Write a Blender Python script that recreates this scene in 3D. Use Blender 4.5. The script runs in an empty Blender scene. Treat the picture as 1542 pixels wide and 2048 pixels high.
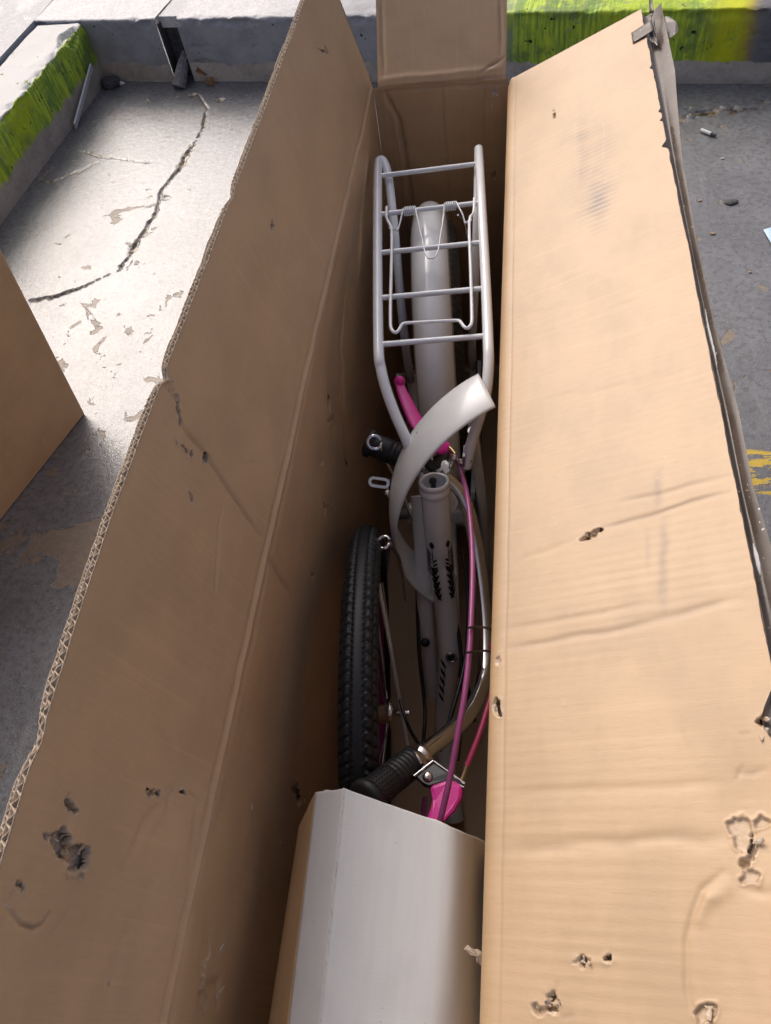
import bpy, math, random
import numpy as np
from mathutils import Vector, Matrix

random.seed(7)
SC = bpy.context.scene
COL = SC.collection
R_ = math.radians
H = 0.605            # height of the carton's rim above the floor; its back left rim corner is (0, 0, H)

# ------------------------------------------------------------------ camera
cam_d = bpy.data.cameras.new('camera')
cam_d.sensor_fit = 'VERTICAL'
cam_d.sensor_height = 36.0
cam_d.lens = 1502.75 / 2048.0 * 36.0
cam_d.clip_start = 0.02
cam_d.clip_end = 400
cam = bpy.data.objects.new('camera', cam_d)
COL.objects.link(cam)
_rt = Vector((0.98691, 0.10504, -0.12237)); _dn = Vector((0.01916, -0.82978, -0.55776)); _fw = Vector((-0.16013, 0.54811, -0.82093))
cam.matrix_world = Matrix(((_rt.x, -_dn.x, -_fw.x, 0.21157), (_rt.y, -_dn.y, -_fw.y, -1.17940),
                           (_rt.z, -_dn.z, -_fw.z, 0.58647 + H), (0, 0, 0, 1)))
SC.camera = cam

# ------------------------------------------------------------------ light
SUN = Vector((-0.45, 0.60, 0.66)).normalized()
w = bpy.data.worlds.new('World'); SC.world = w; w.use_nodes = True
nt = w.node_tree
sky = nt.nodes.new('ShaderNodeTexSky'); sky.sky_type = 'NISHITA'; sky.sun_disc = False
sky.sun_elevation = math.asin(SUN.z); sky.sun_rotation = math.atan2(SUN.x, SUN.y)
sky.air_density = 0.36; sky.dust_density = 5.0; sky.ozone_density = 0.0
bg = nt.nodes['Background']; bg.inputs['Strength'].default_value = 0.15
nt.links.new(sky.outputs[0], bg.inputs[0])
sd = bpy.data.lights.new('sun', 'SUN'); sd.energy = 0.48; sd.angle = R_(44); sd.color = (0.80, 0.915, 1.0)
sun = bpy.data.objects.new('sun', sd); COL.objects.link(sun)
sun.rotation_euler = (-SUN).to_track_quat('-Z', 'Y').to_euler()
sun.location = (-2, 3, 4)
SC.view_settings.view_transform = 'Standard'; SC.view_settings.look = 'None'
SC.view_settings.gamma = 1.0; SC.view_settings.exposure = 0.48
SC.cycles.max_bounces = 10; SC.cycles.diffuse_bounces = 4; SC.cycles.glossy_bounces = 5
SC.cycles.use_denoising = True
SC.cycles.caustics_reflective = False

# ------------------------------------------------------------------ numpy noise
_rng = np.random.RandomState(11)
_LAT = _rng.rand(256, 256).astype(np.float64)
def vnoise(x, y):
    xi = np.floor(x).astype(int); yi = np.floor(y).astype(int)
    fx = x - xi; fy = y - yi
    fx = fx * fx * (3 - 2 * fx); fy = fy * fy * (3 - 2 * fy)
    a = _LAT[xi % 256, yi % 256]; b = _LAT[(xi + 1) % 256, yi % 256]
    c = _LAT[xi % 256, (yi + 1) % 256]; d = _LAT[(xi + 1) % 256, (yi + 1) % 256]
    return (a * (1 - fx) + b * fx) * (1 - fy) + (c * (1 - fx) + d * fx) * fy - 0.5
def fbm(x, y, o=3):
    t = 0; amp = 1.0
    for k in range(o):
        t = t + amp * vnoise(x * 2 ** k + 17.3 * k, y * 2 ** k + 5.1 * k); amp *= 0.5
    return t
def sstep(a, b, x):
    t = np.clip((x - a) / (b - a), 0, 1); return t * t * (3 - 2 * t)

# ------------------------------------------------------------------ objects
def tag(o, label=None, cat=None, group=None, kind=None):
    if label: o['label'] = label
    if cat: o['category'] = cat
    if group: o['group'] = group
    if kind: o['kind'] = kind
    return o
def empty(name, loc=(0, 0, 0), label=None, cat=None, group=None):
    o = bpy.data.objects.new(name, None); COL.objects.link(o); o.location = loc; o.empty_display_size = 0.05
    return tag(o, label, cat, group)
def link(name, me, mat, parent=None):
    o = bpy.data.objects.new(name, me); COL.objects.link(o)
    if mat is not None and len(me.materials) == 0: me.materials.append(mat)
    if parent is not None:
        o.parent = parent
        p = parent; off = Vector((0, 0, 0))
        while p is not None: off += p.location; p = p.parent
        o.location = -off
    return o
class MB:
    def __init__(s): s.v = []; s.f = []; s.sm = []
    def add(s, vs, fs, smooth=True):
        k = len(s.v); s.v += [tuple(map(float, q)) for q in vs]
        s.f += [tuple(k + i for i in f) for f in fs]; s.sm += [smooth] * len(fs); return s
    def tube(s, pts, r, n=10, sub=0, caps=True, flat=None):
        pts = [Vector(p) for p in pts]
        rs = list(r) if isinstance(r, (list, tuple)) else [r] * len(pts)
        if sub and len(pts) > 2:
            P = [pts[0] * 2 - pts[1]] + pts + [pts[-1] * 2 - pts[-2]]; out = []; ro = []
            for i in range(1, len(P) - 2):
                for k in range(sub):
                    t = k / sub; a, b, c, d = P[i - 1], P[i], P[i + 1], P[i + 2]
                    out.append(0.5 * ((2 * b) + (c - a) * t + (2 * a - 5 * b + 4 * c - d) * t * t + (3 * b - a - 3 * c + d) * t ** 3))
                    ro.append(rs[i - 1] * (1 - t) + rs[i] * t)
            out.append(pts[-1]); ro.append(rs[-1]); pts, rs = out, ro
        N = len(pts); vs = []; nrm = None
        for i, p in enumerate(pts):
            t = (pts[min(i + 1, N - 1)] - pts[max(i - 1, 0)]).normalized()
            if nrm is None:
                nrm = t.orthogonal().normalized()
                if flat is not None:
                    q = Vector(flat); nrm = (q - t * q.dot(t)).normalized()
            nrm = (nrm - t * nrm.dot(t)).normalized(); b = t.cross(nrm)
            sq = 1.0 if flat is None else 0.35
            for k in range(n):
                a = 2 * math.pi * k / n
                vs.append(p + (nrm * math.cos(a) * sq + b * math.sin(a)) * rs[i])
        fs = [(i * n + k, i * n + (k + 1) % n, (i + 1) * n + (k + 1) % n, (i + 1) * n + k) for i in range(N - 1) for k in range(n)]
        s.add(vs, fs)
        if caps:
            for i0, rev in ((0, True), ((N - 1) * n, False)):
                ring = list(range(n)); c = pts[0] if rev else pts[-1]
                s.add([vs[i0 + k] for k in ring], [tuple(ring[::-1]) if rev else tuple(ring)], False)
        return s
    def box(s, c, ax, ay, az, bev=0.0):
        c, ax, ay, az = map(Vector, (c, ax, ay, az))
        vs = [c + ax * i + ay * j + az * k for i in (-1, 1) for j in (-1, 1) for k in (-1, 1)]
        s.add(vs, [(0, 1, 3, 2), (4, 6, 7, 5), (0, 4, 5, 1), (2, 3, 7, 6), (0, 2, 6, 4), (1, 5, 7, 3)], False); return s
    def ball(s, c, r, n=12, m=8, sq=(1, 1, 1)):
        c = Vector(c); vs = []
        for i in range(m + 1):
            a = math.pi * i / m
            for k in range(n):
                b = 2 * math.pi * k / n
                vs.append(c + Vector((r * math.sin(a) * math.cos(b) * sq[0], r * math.sin(a) * math.sin(b) * sq[1], r * math.cos(a) * sq[2])))
        s.add(vs, [(i * n + k, (i + 1) * n + k, (i + 1) * n + (k + 1) % n, i * n + (k + 1) % n) for i in range(m) for k in range(n)]); return s
    def prism(s, poly, thick):
        """poly: 3-D outline (planar-ish); thick: vector"""
        poly = [Vector(p) for p in poly]; t = Vector(thick); n = len(poly)
        vs = poly + [p + t for p in poly]
        fs = [tuple(range(n))[::-1], tuple(range(n, 2 * n))] + [(i, (i + 1) % n, n + (i + 1) % n, n + i) for i in range(n)]
        s.add(vs, fs, False); return s
    def mesh(s, name):
        me = bpy.data.meshes.new(name); me.from_pydata(s.v, [], s.f)
        me.polygons.foreach_set('use_smooth', s.sm); me.update(); return me
    def build(s, name, mat, parent=None, bevel=0):
        o = link(name, s.mesh(name), mat, parent)
        if bevel:
            b = o.modifiers.new('bevel', 'BEVEL'); b.width = bevel; b.segments = 2; b.limit_method = 'ANGLE'
        return o

def grid_mesh(name, P, uv=None, attrs=None, mask=None, smooth=True):
    """P: (nu, nv, 3) array"""
    nu, nv = P.shape[:2]
    idx = np.arange(nu * nv).reshape(nu, nv)
    q = np.stack([idx[:-1, :-1], idx[1:, :-1], idx[1:, 1:], idx[:-1, 1:]], -1).reshape(-1, 4)
    if mask is not None: q = q[mask[:-1, :-1].reshape(-1)]
    me = bpy.data.meshes.new(name)
    me.vertices.add(nu * nv); me.vertices.foreach_set('co', P.reshape(-1).astype(np.float32))
    nq = len(q); me.loops.add(nq * 4); me.loops.foreach_set('vertex_index', q.reshape(-1).astype(np.int32))
    me.polygons.add(nq); me.polygons.foreach_set('loop_start', (np.arange(nq) * 4).astype(np.int32))
    me.polygons.foreach_set('loop_total', np.full(nq, 4, np.int32))
    me.update(calc_edges=True)
    me.polygons.foreach_set('use_smooth', np.full(nq, smooth))
    if uv is not None:
        l = me.uv_layers.new(name='UVMap'); l.data.foreach_set('uv', uv.reshape(-1, 2)[q.reshape(-1)].reshape(-1).astype(np.float32))
    for k, a in (attrs or {}).items():
        at = me.attributes.new(k, 'FLOAT', 'POINT'); at.data.foreach_set('value', a.reshape(-1).astype(np.float32))
    return me

def seg_dist(U, V, pts):
    d = np.full(U.shape, 9.0)
    for (x0, y0), (x1, y1) in zip(pts[:-1], pts[1:]):
        dx, dy = x1 - x0, y1 - y0; L2 = dx * dx + dy * dy + 1e-12
        t = np.clip(((U - x0) * dx + (V - y0) * dy) / L2, 0, 1)
        d = np.minimum(d, np.hypot(U - x0 - t * dx, V - y0 - t * dy))
    return d
def poly_sd(U, V, pts):
    """signed distance, negative inside"""
    d = seg_dist(U, V, pts + [pts[0]]); ins = np.zeros(U.shape, bool); n = len(pts)
    for i in range(n):
        x0, y0 = pts[i]; x1, y1 = pts[(i + 1) % n]
        if y0 == y1: continue
        c = ((y0 > V) != (y1 > V)) & (U < (x1 - x0) * (V - y0) / (y1 - y0) + x0); ins ^= c
    return np.where(ins, -d, d)

HOLE_CUT = None
def relief(U, V, feats):
    h = np.zeros(U.shape); tear_glint = np.zeros(U.shape); dirt_shade = np.zeros(U.shape); cut = np.zeros(U.shape, bool)
    us = U[:, 0]; vs = V[0, :]
    for f in feats:
        k = f[0]; pts = f[1]
        if k in ('smudge', 'dent', 'scuff'): pts = [pts]; m = 3 * max(f[2], f[3])
        else: m = {'crease': 5 * f[2], 'ridge': 5 * f[2], 'step': 5 * f[2], 'hole': 0.012, 'peel': .01, 'gouge': 0.02, 'line': 4 * f[2]}.get(k, 0.05)
        a = [p[0] for p in pts]; b = [p[1] for p in pts]
        i0, i1 = np.searchsorted(us, [min(a) - m, max(a) + m]); j0, j1 = np.searchsorted(vs, [min(b) - m, max(b) + m])
        if i1 <= i0 or j1 <= j0: continue
        sl = (slice(i0, i1), slice(j0, j1)); u = U[sl]; v = V[sl]
        if k in ('crease', 'ridge'):
            wob = fbm(u * 40, v * 40, 2) * f[2] * 0.9
            d = seg_dist(u + wob, v - wob, pts); g = np.exp(-(d / f[2]) ** 2)
            if len(pts) > 1: g = g * (.35 + .65 * sstep(0, .02, np.minimum(np.hypot(u - pts[0][0], v - pts[0][1]), np.hypot(u - pts[-1][0], v - pts[-1][1]))))
            h[sl] += g * f[3] * (1 if k == 'ridge' else -1)
            if len(f) > 4: dirt_shade[sl] = np.maximum(dirt_shade[sl], g * f[4])  # crease darkening: soft shade of the fold put into the colour
        elif k == 'line':      # a printed or scratched pale line; along the fold, a painted highlight
            d = seg_dist(u, v, pts); tear_glint[sl] = np.maximum(tear_glint[sl], np.exp(-(d / f[2]) ** 2) * f[3])
        elif k == 'hole':
            j = fbm(u * 260, v * 260, 3) * 0.004 + fbm(u * 90 + 7, v * 90, 2) * 0.003
            sd_ = poly_sd(u, v, pts) + j
            ins = sstep(0.0004, -0.0012, sd_)
            inner = .6 * fbm(u * 70 + 31, v * 110, 2)
            h[sl] -= ins * f[2] * (0.8 + 0.5 * inner)
            h[sl] += np.exp(-(np.maximum(sd_, 0) / 0.0018) ** 2) * (1 - ins) * 0.0004 * (0.6 + 1.6 * fbm(u * 120, v * 120 + 3, 2))
            tear_glint[sl] = np.maximum(tear_glint[sl], np.clip(ins * (0.65 + 1.6 * inner), 0, 1) + (1 - ins) * 0.55 * np.exp(-(np.maximum(sd_, 0) / 0.0012) ** 2))
            cutd = f[3] if len(f) > 3 else HOLE_CUT
            if cutd: cut[sl] |= (sd_ + .002 * vnoise(u * 140, v * 220) < -cutd) & (inner < .12)
        elif k == 'peel':
            sd_ = poly_sd(u, v, pts) + fbm(u * 200, v * 200, 3) * .0028
            ins = sstep(0.0003, -0.0006, sd_); h[sl] -= ins * f[2]
            tear_glint[sl] = np.maximum(tear_glint[sl], ins * f[3] * .45); dirt_shade[sl] = np.maximum(dirt_shade[sl], .55 * np.exp(-((sd_ + .0006) / .0007) ** 2)); h[sl] += np.exp(-((sd_ - .0008) / .0009) ** 2) * .0006  # dark rim paints the shadow of the peeled step
        elif k == 'gouge':
            j = fbm(u * f[4], v * f[4], 2) * f[2] * 1.8 + fbm(u * 90, v * 90, 3) * .006
            d = seg_dist(u + j, v - j, pts); wd = f[2] * (.15 + 1.7 * np.clip(fbm(u * f[4] * .6 + 4, v * f[4] * .6, 3) + .45, 0, 1))
            g = sstep(1.0, 0.55, d / wd); h[sl] -= g * f[3]; tear_glint[sl] = np.maximum(tear_glint[sl], g)
        elif k == 'dent':
            g = np.exp(-((u - pts[0][0]) / f[2]) ** 2 - ((v - pts[0][1]) / f[3]) ** 2)
            h[sl] -= g * f[4]
        elif k == 'smudge':
            g = np.exp(-((u - pts[0][0]) / f[2]) ** 2 - ((v - pts[0][1]) / f[3]) ** 2)
            dirt_shade[sl] = np.maximum(dirt_shade[sl], g * f[4] * (0.35 + 0.65 * (np.sin(u * 2 * np.pi / 0.0082) > -0.1)) * (1 + 1.4 * fbm(u * 50, v * 50, 2)))
        elif k == 'scuff':
            g = np.exp(-((u - pts[0][0]) / f[2]) ** 2 - ((v - pts[0][1]) / f[3]) ** 2)
            tear_glint[sl] = np.maximum(tear_glint[sl], g * f[4] * np.clip(.5 + 2 * fbm(u * 30, v * 120, 3), 0, 1))
    return h, tear_glint, dirt_shade, cut

def scratches(n, seed, u0, u1, v0, v1):
    rs = np.random.RandomState(seed); out = []
    for _ in range(n // 2):
        u, v = u0 + (u1 - u0) * rs.rand(), v0 + (v1 - v0) * rs.rand(); L = .006 + .035 * rs.rand() ** 2; a = rs.rand() * 6.3
        mid = (u + L * .5 * math.cos(a) + .002 * rs.randn(), v + L * .5 * math.sin(a) + .002 * rs.randn()); end = (u + L * math.cos(a), v + L * math.sin(a))
        out.append(('line', [(u, v), mid, end], .0005 + .0004 * rs.rand(), .12 + .35 * rs.rand()) if rs.rand() < .7 else ('crease', [(u, v), mid, end], .0016, .0003, .03 + .05 * rs.rand()))
    return out
def panel(name, O, U3, A3, B3, prof, us, ss, feats, mat, parent=None, disp=None, smax=None, smin=None, shift=None, kind=None):
    O, U3, A3, B3 = (np.array(q, float) for q in (O, U3, A3, B3))
    U, S = np.meshgrid(us, ss, indexing='ij')
    h, tear_glint, dirt_shade, cut = relief(U, S, feats)
    if disp is not None: h = h + disp(U, S)
    S2 = S
    if smax is not None: S2 = np.minimum(S2, smax(us)[:, None])
    if smin is not None: S2 = np.maximum(S2, smin(us)[:, None])
    a, b, na, nb = prof(S2)
    if shift is not None: a = a + shift(U, S2)
    P = O + U[..., None] * U3 + (a + na * h)[..., None] * A3 + (b + nb * h)[..., None] * B3
    me = grid_mesh(name, P, np.stack([U, S], -1), {'tear_glint': tear_glint, 'dirt_shade': dirt_shade}, None if not cut.any() else ~cut)
    o = link(name, me, mat, parent)
    if kind: o['kind'] = kind
    return o, P

def bend_profile(a0, b0, th0, th1, half):
    """straight along th0 for s<0, bending to th1 across |s|<half; returns s -> (a, b, na, nb), corner at (a0, b0)"""
    s = np.linspace(-1.0, 0.5, 6001)
    th = th0 + (th1 - th0) * sstep(-half, half, s)
    ds = s[1] - s[0]
    a = np.concatenate([[0], np.cumsum(np.cos((th[1:] + th[:-1]) / 2) * ds)]); b = np.concatenate([[0], np.cumsum(np.sin((th[1:] + th[:-1]) / 2) * ds)])
    k = np.searchsorted(s, -half)          # the straight lead-in passes through the corner
    a += a0 + math.cos(th0) * s[k] - a[k]; b += b0 + math.sin(th0) * s[k] - b[k]
    def f(S):
        t = np.interp(S, s, th)
        return np.interp(S, s, a), np.interp(S, s, b), np.sin(t), -np.cos(t)
    return f

# ------------------------------------------------------------------ materials
class NT:
    def __init__(s, name):
        s.m = bpy.data.materials.new(name); s.m.use_nodes = True; s.t = s.m.node_tree; s.bsdf = s.t.nodes['Principled BSDF']
    def n(s, ty, **kw):
        nd = s.t.nodes.new('ShaderNode' + ty)
        for k, v in kw.items(): setattr(nd, k, v)
        return nd
    def set(s, sock, v):
        if isinstance(v, bpy.types.NodeSocket): s.t.links.new(v, sock)
        elif isinstance(v, (tuple, list)) and len(v) == 3 and sock.type == 'RGBA': sock.default_value = (*v, 1)
        else: sock.default_value = v
    def math(s, op, a, b=0.0, c=0.0, clamp=False):
        nd = s.n('Math', operation=op, use_clamp=clamp); s.set(nd.inputs[0], a); s.set(nd.inputs[1], b); s.set(nd.inputs[2], c); return nd.outputs[0]
    def mix(s, f, a, b, bt='MIX'):
        nd = s.n('Mix', data_type='RGBA', blend_type=bt); s.set(nd.inputs[0], f); s.set(nd.inputs[6], a); s.set(nd.inputs[7], b); return nd.outputs[2]
    def noise(s, vec, scale, detail=3, rough=.55, dist=0.0):
        nd = s.n('TexNoise'); s.set(nd.inputs['Vector'], vec); nd.inputs['Scale'].default_value = scale
        nd.inputs['Detail'].default_value = detail; nd.inputs['Roughness'].default_value = rough; nd.inputs['Distortion'].default_value = dist; return nd.outputs[0]
    def ramp(s, f, stops):
        nd = s.n('ValToRGB'); s.set(nd.inputs[0], f); e = nd.color_ramp.elements
        while len(e) < len(stops): e.new(0.5)
        for el, (p, c) in zip(e, stops):
            el.position = p; el.color = (c, c, c, 1) if isinstance(c, (int, float)) else (*c, 1)
        return nd.outputs[0]
    def rng(s, f, a, b, c=0.0, d=1.0):
        nd = s.n('MapRange', interpolation_type='SMOOTHSTEP'); s.set(nd.inputs[0], f)
        for k, v in enumerate((a, b, c, d)): nd.inputs[1 + k].default_value = v
        return nd.outputs[0]
    def attr(s, name): return s.n('Attribute', attribute_name=name).outputs['Fac']
    def mapv(s, vec, sc):
        nd = s.n('Mapping'); s.set(nd.inputs[0], vec); nd.inputs['Scale'].default_value = sc; return nd.outputs[0]
    def bump(s, h, dist, strength=1.0, prev=None):
        nd = s.n('Bump'); s.set(nd.inputs['Height'], h); nd.inputs['Distance'].default_value = dist; nd.inputs['Strength'].default_value = strength
        if prev is not None: s.set(nd.inputs['Normal'], prev)
        return nd.outputs[0]
    def out(s, **kw):
        for k, v in kw.items(): s.set(s.bsdf.inputs[k.replace('_', ' ')], v)
        return s.m

def kraft(name, base, dark, flute=0.00012, pale=0.0, grain=(30, 260, 1), flute_axis=0):
    t = NT(name)
    uv = t.n('TexCoord').outputs['UV']; ob = t.n('NewGeometry').outputs['Position']
    fib = t.noise(t.mapv(uv, (420, 60, 1)), 1.0, 4, .65)
    fib2 = t.noise(t.mapv(uv, (900, 900, 1)), 1.0, 2, .6)
    blot = t.noise(t.mapv(uv, (9, 14, 1)), 1.0, 4, .6)
    streak = t.noise(t.mapv(uv, (150, 5, 1)), 1.0, 3, .6)
    c = t.mix(t.rng(blot, .35, .7), base, tuple(b * .86 for b in base))
    c = t.mix(t.math('MULTIPLY', t.rng(fib, .45, .75), .35), c, dark)
    c = t.mix(t.math('MULTIPLY', t.rng(fib2, .62, .8), .35), c, tuple(b * .6 for b in dark))
    c = t.mix(t.math('MULTIPLY', t.rng(streak, .5, .8), .22), c, tuple(min(1, b * 1.35) for b in base))
    c = t.mix(t.math('MINIMUM', t.attr('dirt_shade'), 0.85), c, (.13, .115, .11))
    tc = t.mix(t.rng(t.noise(t.mapv(uv, (300, 200, 1)), 1.0, 3), .35, .65), (.40, .275, .15), (.60, .49, .37))
    c = t.mix(t.math('MINIMUM', t.attr('tear_glint'), 1.0), c, tc)
    sep = t.n('SeparateXYZ'); t.set(sep.inputs[0], uv)
    warp = t.math('MULTIPLY', t.noise(t.mapv(uv, (12, 3, 1)), 1.0, 2), 2.5)
    wv = t.math('SINE', t.math('ADD', t.math('MULTIPLY', sep.outputs[flute_axis], 2 * math.pi / .0083), warp))
    wa = t.math('MULTIPLY', wv, t.rng(t.noise(t.mapv(uv, (7, 4, 1)), 1.0, 2), .38, .68))
    b1 = t.bump(wa, flute * 2)
    b2 = t.bump(t.math('ADD', fib, t.math('MULTIPLY', fib2, .6)), .00010, 1.0, b1)
    return t.out(Base_Color=c, Roughness=.53, Normal=b2, Specular_IOR_Level=.8)

KRAFT = kraft('kraft_board', (.55, .37, .206), (.455, .292, .148), .000022)
KRAFT_R = KRAFT
def paint(name, col, rough, coat=0.0, metal=0.0, nz=0.0, spec=.5):
    t = NT(name); ob = t.n('NewGeometry').outputs['Position']
    n1 = t.noise(ob, 60, 4); c = t.mix(t.rng(n1, .3, .75), col, tuple(x * (1 - nz) for x in col))
    r = t.math('ADD', t.math('MULTIPLY', t.noise(ob, 140, 3), .12), rough - .05)
    return t.out(Base_Color=c, Roughness=r, Metallic=metal, Coat_Weight=coat, Coat_Roughness=.08, Specular_IOR_Level=spec)
WHITE = paint('white_enamel', (.81, .84, .86), .22, .6, 0, .04)
WHITE_IN = paint('mudguard_plastic', (.70, .715, .72), .3, .3, 0, .06)
CHROME = paint('chrome', (.78, .77, .76), .09, 0, 1.0, .05)
STEEL = paint('dull_steel', (.45, .45, .46), .3, 0, 1.0, .2)
RUBBER = paint('black_rubber', (.010, .0115, .014), .5, 0, 0, .35, .5)
GRIPM = paint('black_grip', (.018, .018, .019), .5, 0, 0, .3)
BLACKP = paint('black_plastic', (.02, .02, .021), .3, 0, 0, .2)
PINK = paint('pink_plastic', (.78, .035, .36), .38, .1, 0, .06)
RIMP = paint('purple_pink_rim', (.30, .02, .20), .3, .3, 0, .1)
CABLE = paint('pink_cable_housing', (.33, .07, .22), .35, .3, 0, .1)
CABLE2 = paint('dark_red_cable_housing', (.42, .04, .12), .3, .3, 0, .1)
CHROME_SKY = paint('sky_glint_chrome_wire', (.80, .82, .84), .35, 0, .45, .05)  # chrome stay whose sky reflection is put into a pale base colour
BRASS = paint('brassy_steel', (.55, .42, .25), .25, 0, 1.0, .15)
DECAL = paint('black_decal', (.012, .012, .013), .35)
HOLEM = paint('dark_opening', (.012, .011, .010), .8)

def paper_edge():
    t = NT('torn_paper'); ob = t.n('NewGeometry').outputs['Position']
    c = t.mix(t.rng(t.noise(ob, 400, 3), .35, .7), (.56, .47, .37), (.42, .31, .21))
    return t.out(Base_Color=c, Roughness=.85, Normal=t.bump(t.noise(ob, 900, 3), .0004), Specular_IOR_Level=.2)
PAPER = paper_edge()
def grey_board():
    t = NT('grey_white_board'); ob = t.n('NewGeometry').outputs['Position']
    c = t.mix(t.rng(t.noise(t.mapv(ob, (120, 12, 120)), 1, 4), .3, .7), (.61, .61, .60), (.585, .585, .575))
    c = t.mix(t.rng(t.noise(ob, 320, 2, .5), .74, .80), c, (.20, .19, .19))
    c = t.mix(t.math('MULTIPLY', t.rng(t.noise(ob, 16, 3), .5, .75), .25), c, (.45, .44, .45))
    return t.out(Base_Color=c, Roughness=.55, Normal=t.bump(t.noise(ob, 700, 3), .00015), Specular_IOR_Level=.35)
BOARD = grey_board()
def tape_mat():
    t = NT('brown_packing_tape'); ob = t.n('NewGeometry').outputs['Position']
    c = t.mix(t.rng(t.noise(ob, 22, 4), .35, .7), (.078, .058, .044), (.105, .083, .066))
    c = t.mix(t.rng(t.noise(ob, 260, 2), .70, .76), c, (.62, .58, .52))
    return t.out(Base_Color=c, Roughness=t.rng(t.noise(ob, 30, 3), .3, .7, .2, .38), Normal=t.bump(t.noise(ob, 50, 3), .0004), Specular_IOR_Level=.4)
TAPE = tape_mat()

YB0 = (0.6532, -0.3287)[1] + .16 * (0.6532, -0.3287)[0]; YB1 = (0.6696, -0.2212)[1] + .16 * (0.6696, -0.2212)[0]
def floor_mat():
    t = NT('painted_concrete_floor'); ob = t.n('NewGeometry').outputs['Position']
    big = t.noise(ob, 1.6, 5, .6); mid = t.noise(ob, 9, 5, .65); fine = t.noise(ob, 70, 5, .7); grit = t.noise(ob, 330, 3, .7)
    c = t.mix(t.rng(mid, .3, .7), (.165, .167, .170), (.22, .222, .225))
    c = t.mix(t.math('MULTIPLY', t.rng(big, .4, .65), .5), c, (.12, .12, .12))
    c = t.mix(t.math('MULTIPLY', t.rng(fine, .44, .64), .6), c, (.085, .084, .086))
    c = t.mix(t.math('MULTIPLY', t.rng(t.noise(t.mapv(ob, (26, 5, 1)), 1.0, 5, .7), .56, .66), .45), c, (.26, .25, .24))
    c = t.mix(t.rng(grit, .68, .78), c, (.045, .045, .045))
    c = t.mix(t.math('MULTIPLY', t.rng(t.noise(ob, 150, 3), .64, .70), .75), c, (.34, .33, .31))
    # flaked paint: bare tan screed with a crisp edge
    fl = t.noise(ob, 5.2, 6, .62, .6)
    sep0 = t.n('SeparateXYZ'); t.set(sep0.inputs[0], ob); far = t.rng(sep0.outputs[1], .05, .45); far = t.math('MULTIPLY', far, .05)
    fl = t.math('SUBTRACT', fl, far); flake = t.rng(fl, .588, .600)
    fl2 = t.rng(t.math('SUBTRACT', t.noise(ob, 19, 5, .6, .5), far), .625, .637)
    tan = t.mix(t.rng(fine, .35, .65), (.27, .205, .14), (.19, .15, .11))
    c = t.mix(t.math('MAXIMUM', flake, fl2), c, tan)
    # worn yellow line to the right
    sep = t.n('SeparateXYZ'); t.set(sep.inputs[0], ob)
    bx = t.rng(sep.outputs[0], .50, .66)
    yy = t.math('SUBTRACT', sep.outputs[1], t.math('MULTIPLY', sep.outputs[0], -.16))
    band = t.math('MULTIPLY', t.rng(yy, YB0, YB0 + .008), t.rng(yy, YB1, YB1 - .008))
    wear = t.noise(t.mapv(ob, (9, 34, 1)), 1.0, 6, .75)
    yel = t.math('MULTIPLY', t.math('MULTIPLY', band, bx), t.rng(wear, .475, .495))
    c = t.mix(yel, c, (.62, .42, .035))
    c = t.mix(t.math('MINIMUM', t.attr('tear_glint'), 1.0), c, t.mix(t.rng(t.noise(ob, 45, 4), .42, .6), (.34, .25, .14), (.035, .03, .028)))
    r = t.math('ADD', t.rng(mid, .3, .7, .17, .27), t.math('MULTIPLY', t.math('MAXIMUM', flake, fl2), .3))
    b = t.bump(t.math('ADD', t.math('MULTIPLY', fine, .7), t.math('MULTIPLY', grit, .6)), .0011)
    b = t.bump(t.math('MAXIMUM', flake, fl2), -.0012, 1.0, b)
    return t.out(Base_Color=c, Roughness=r, Normal=b, Specular_IOR_Level=.9)
FLOOR = floor_mat()

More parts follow.
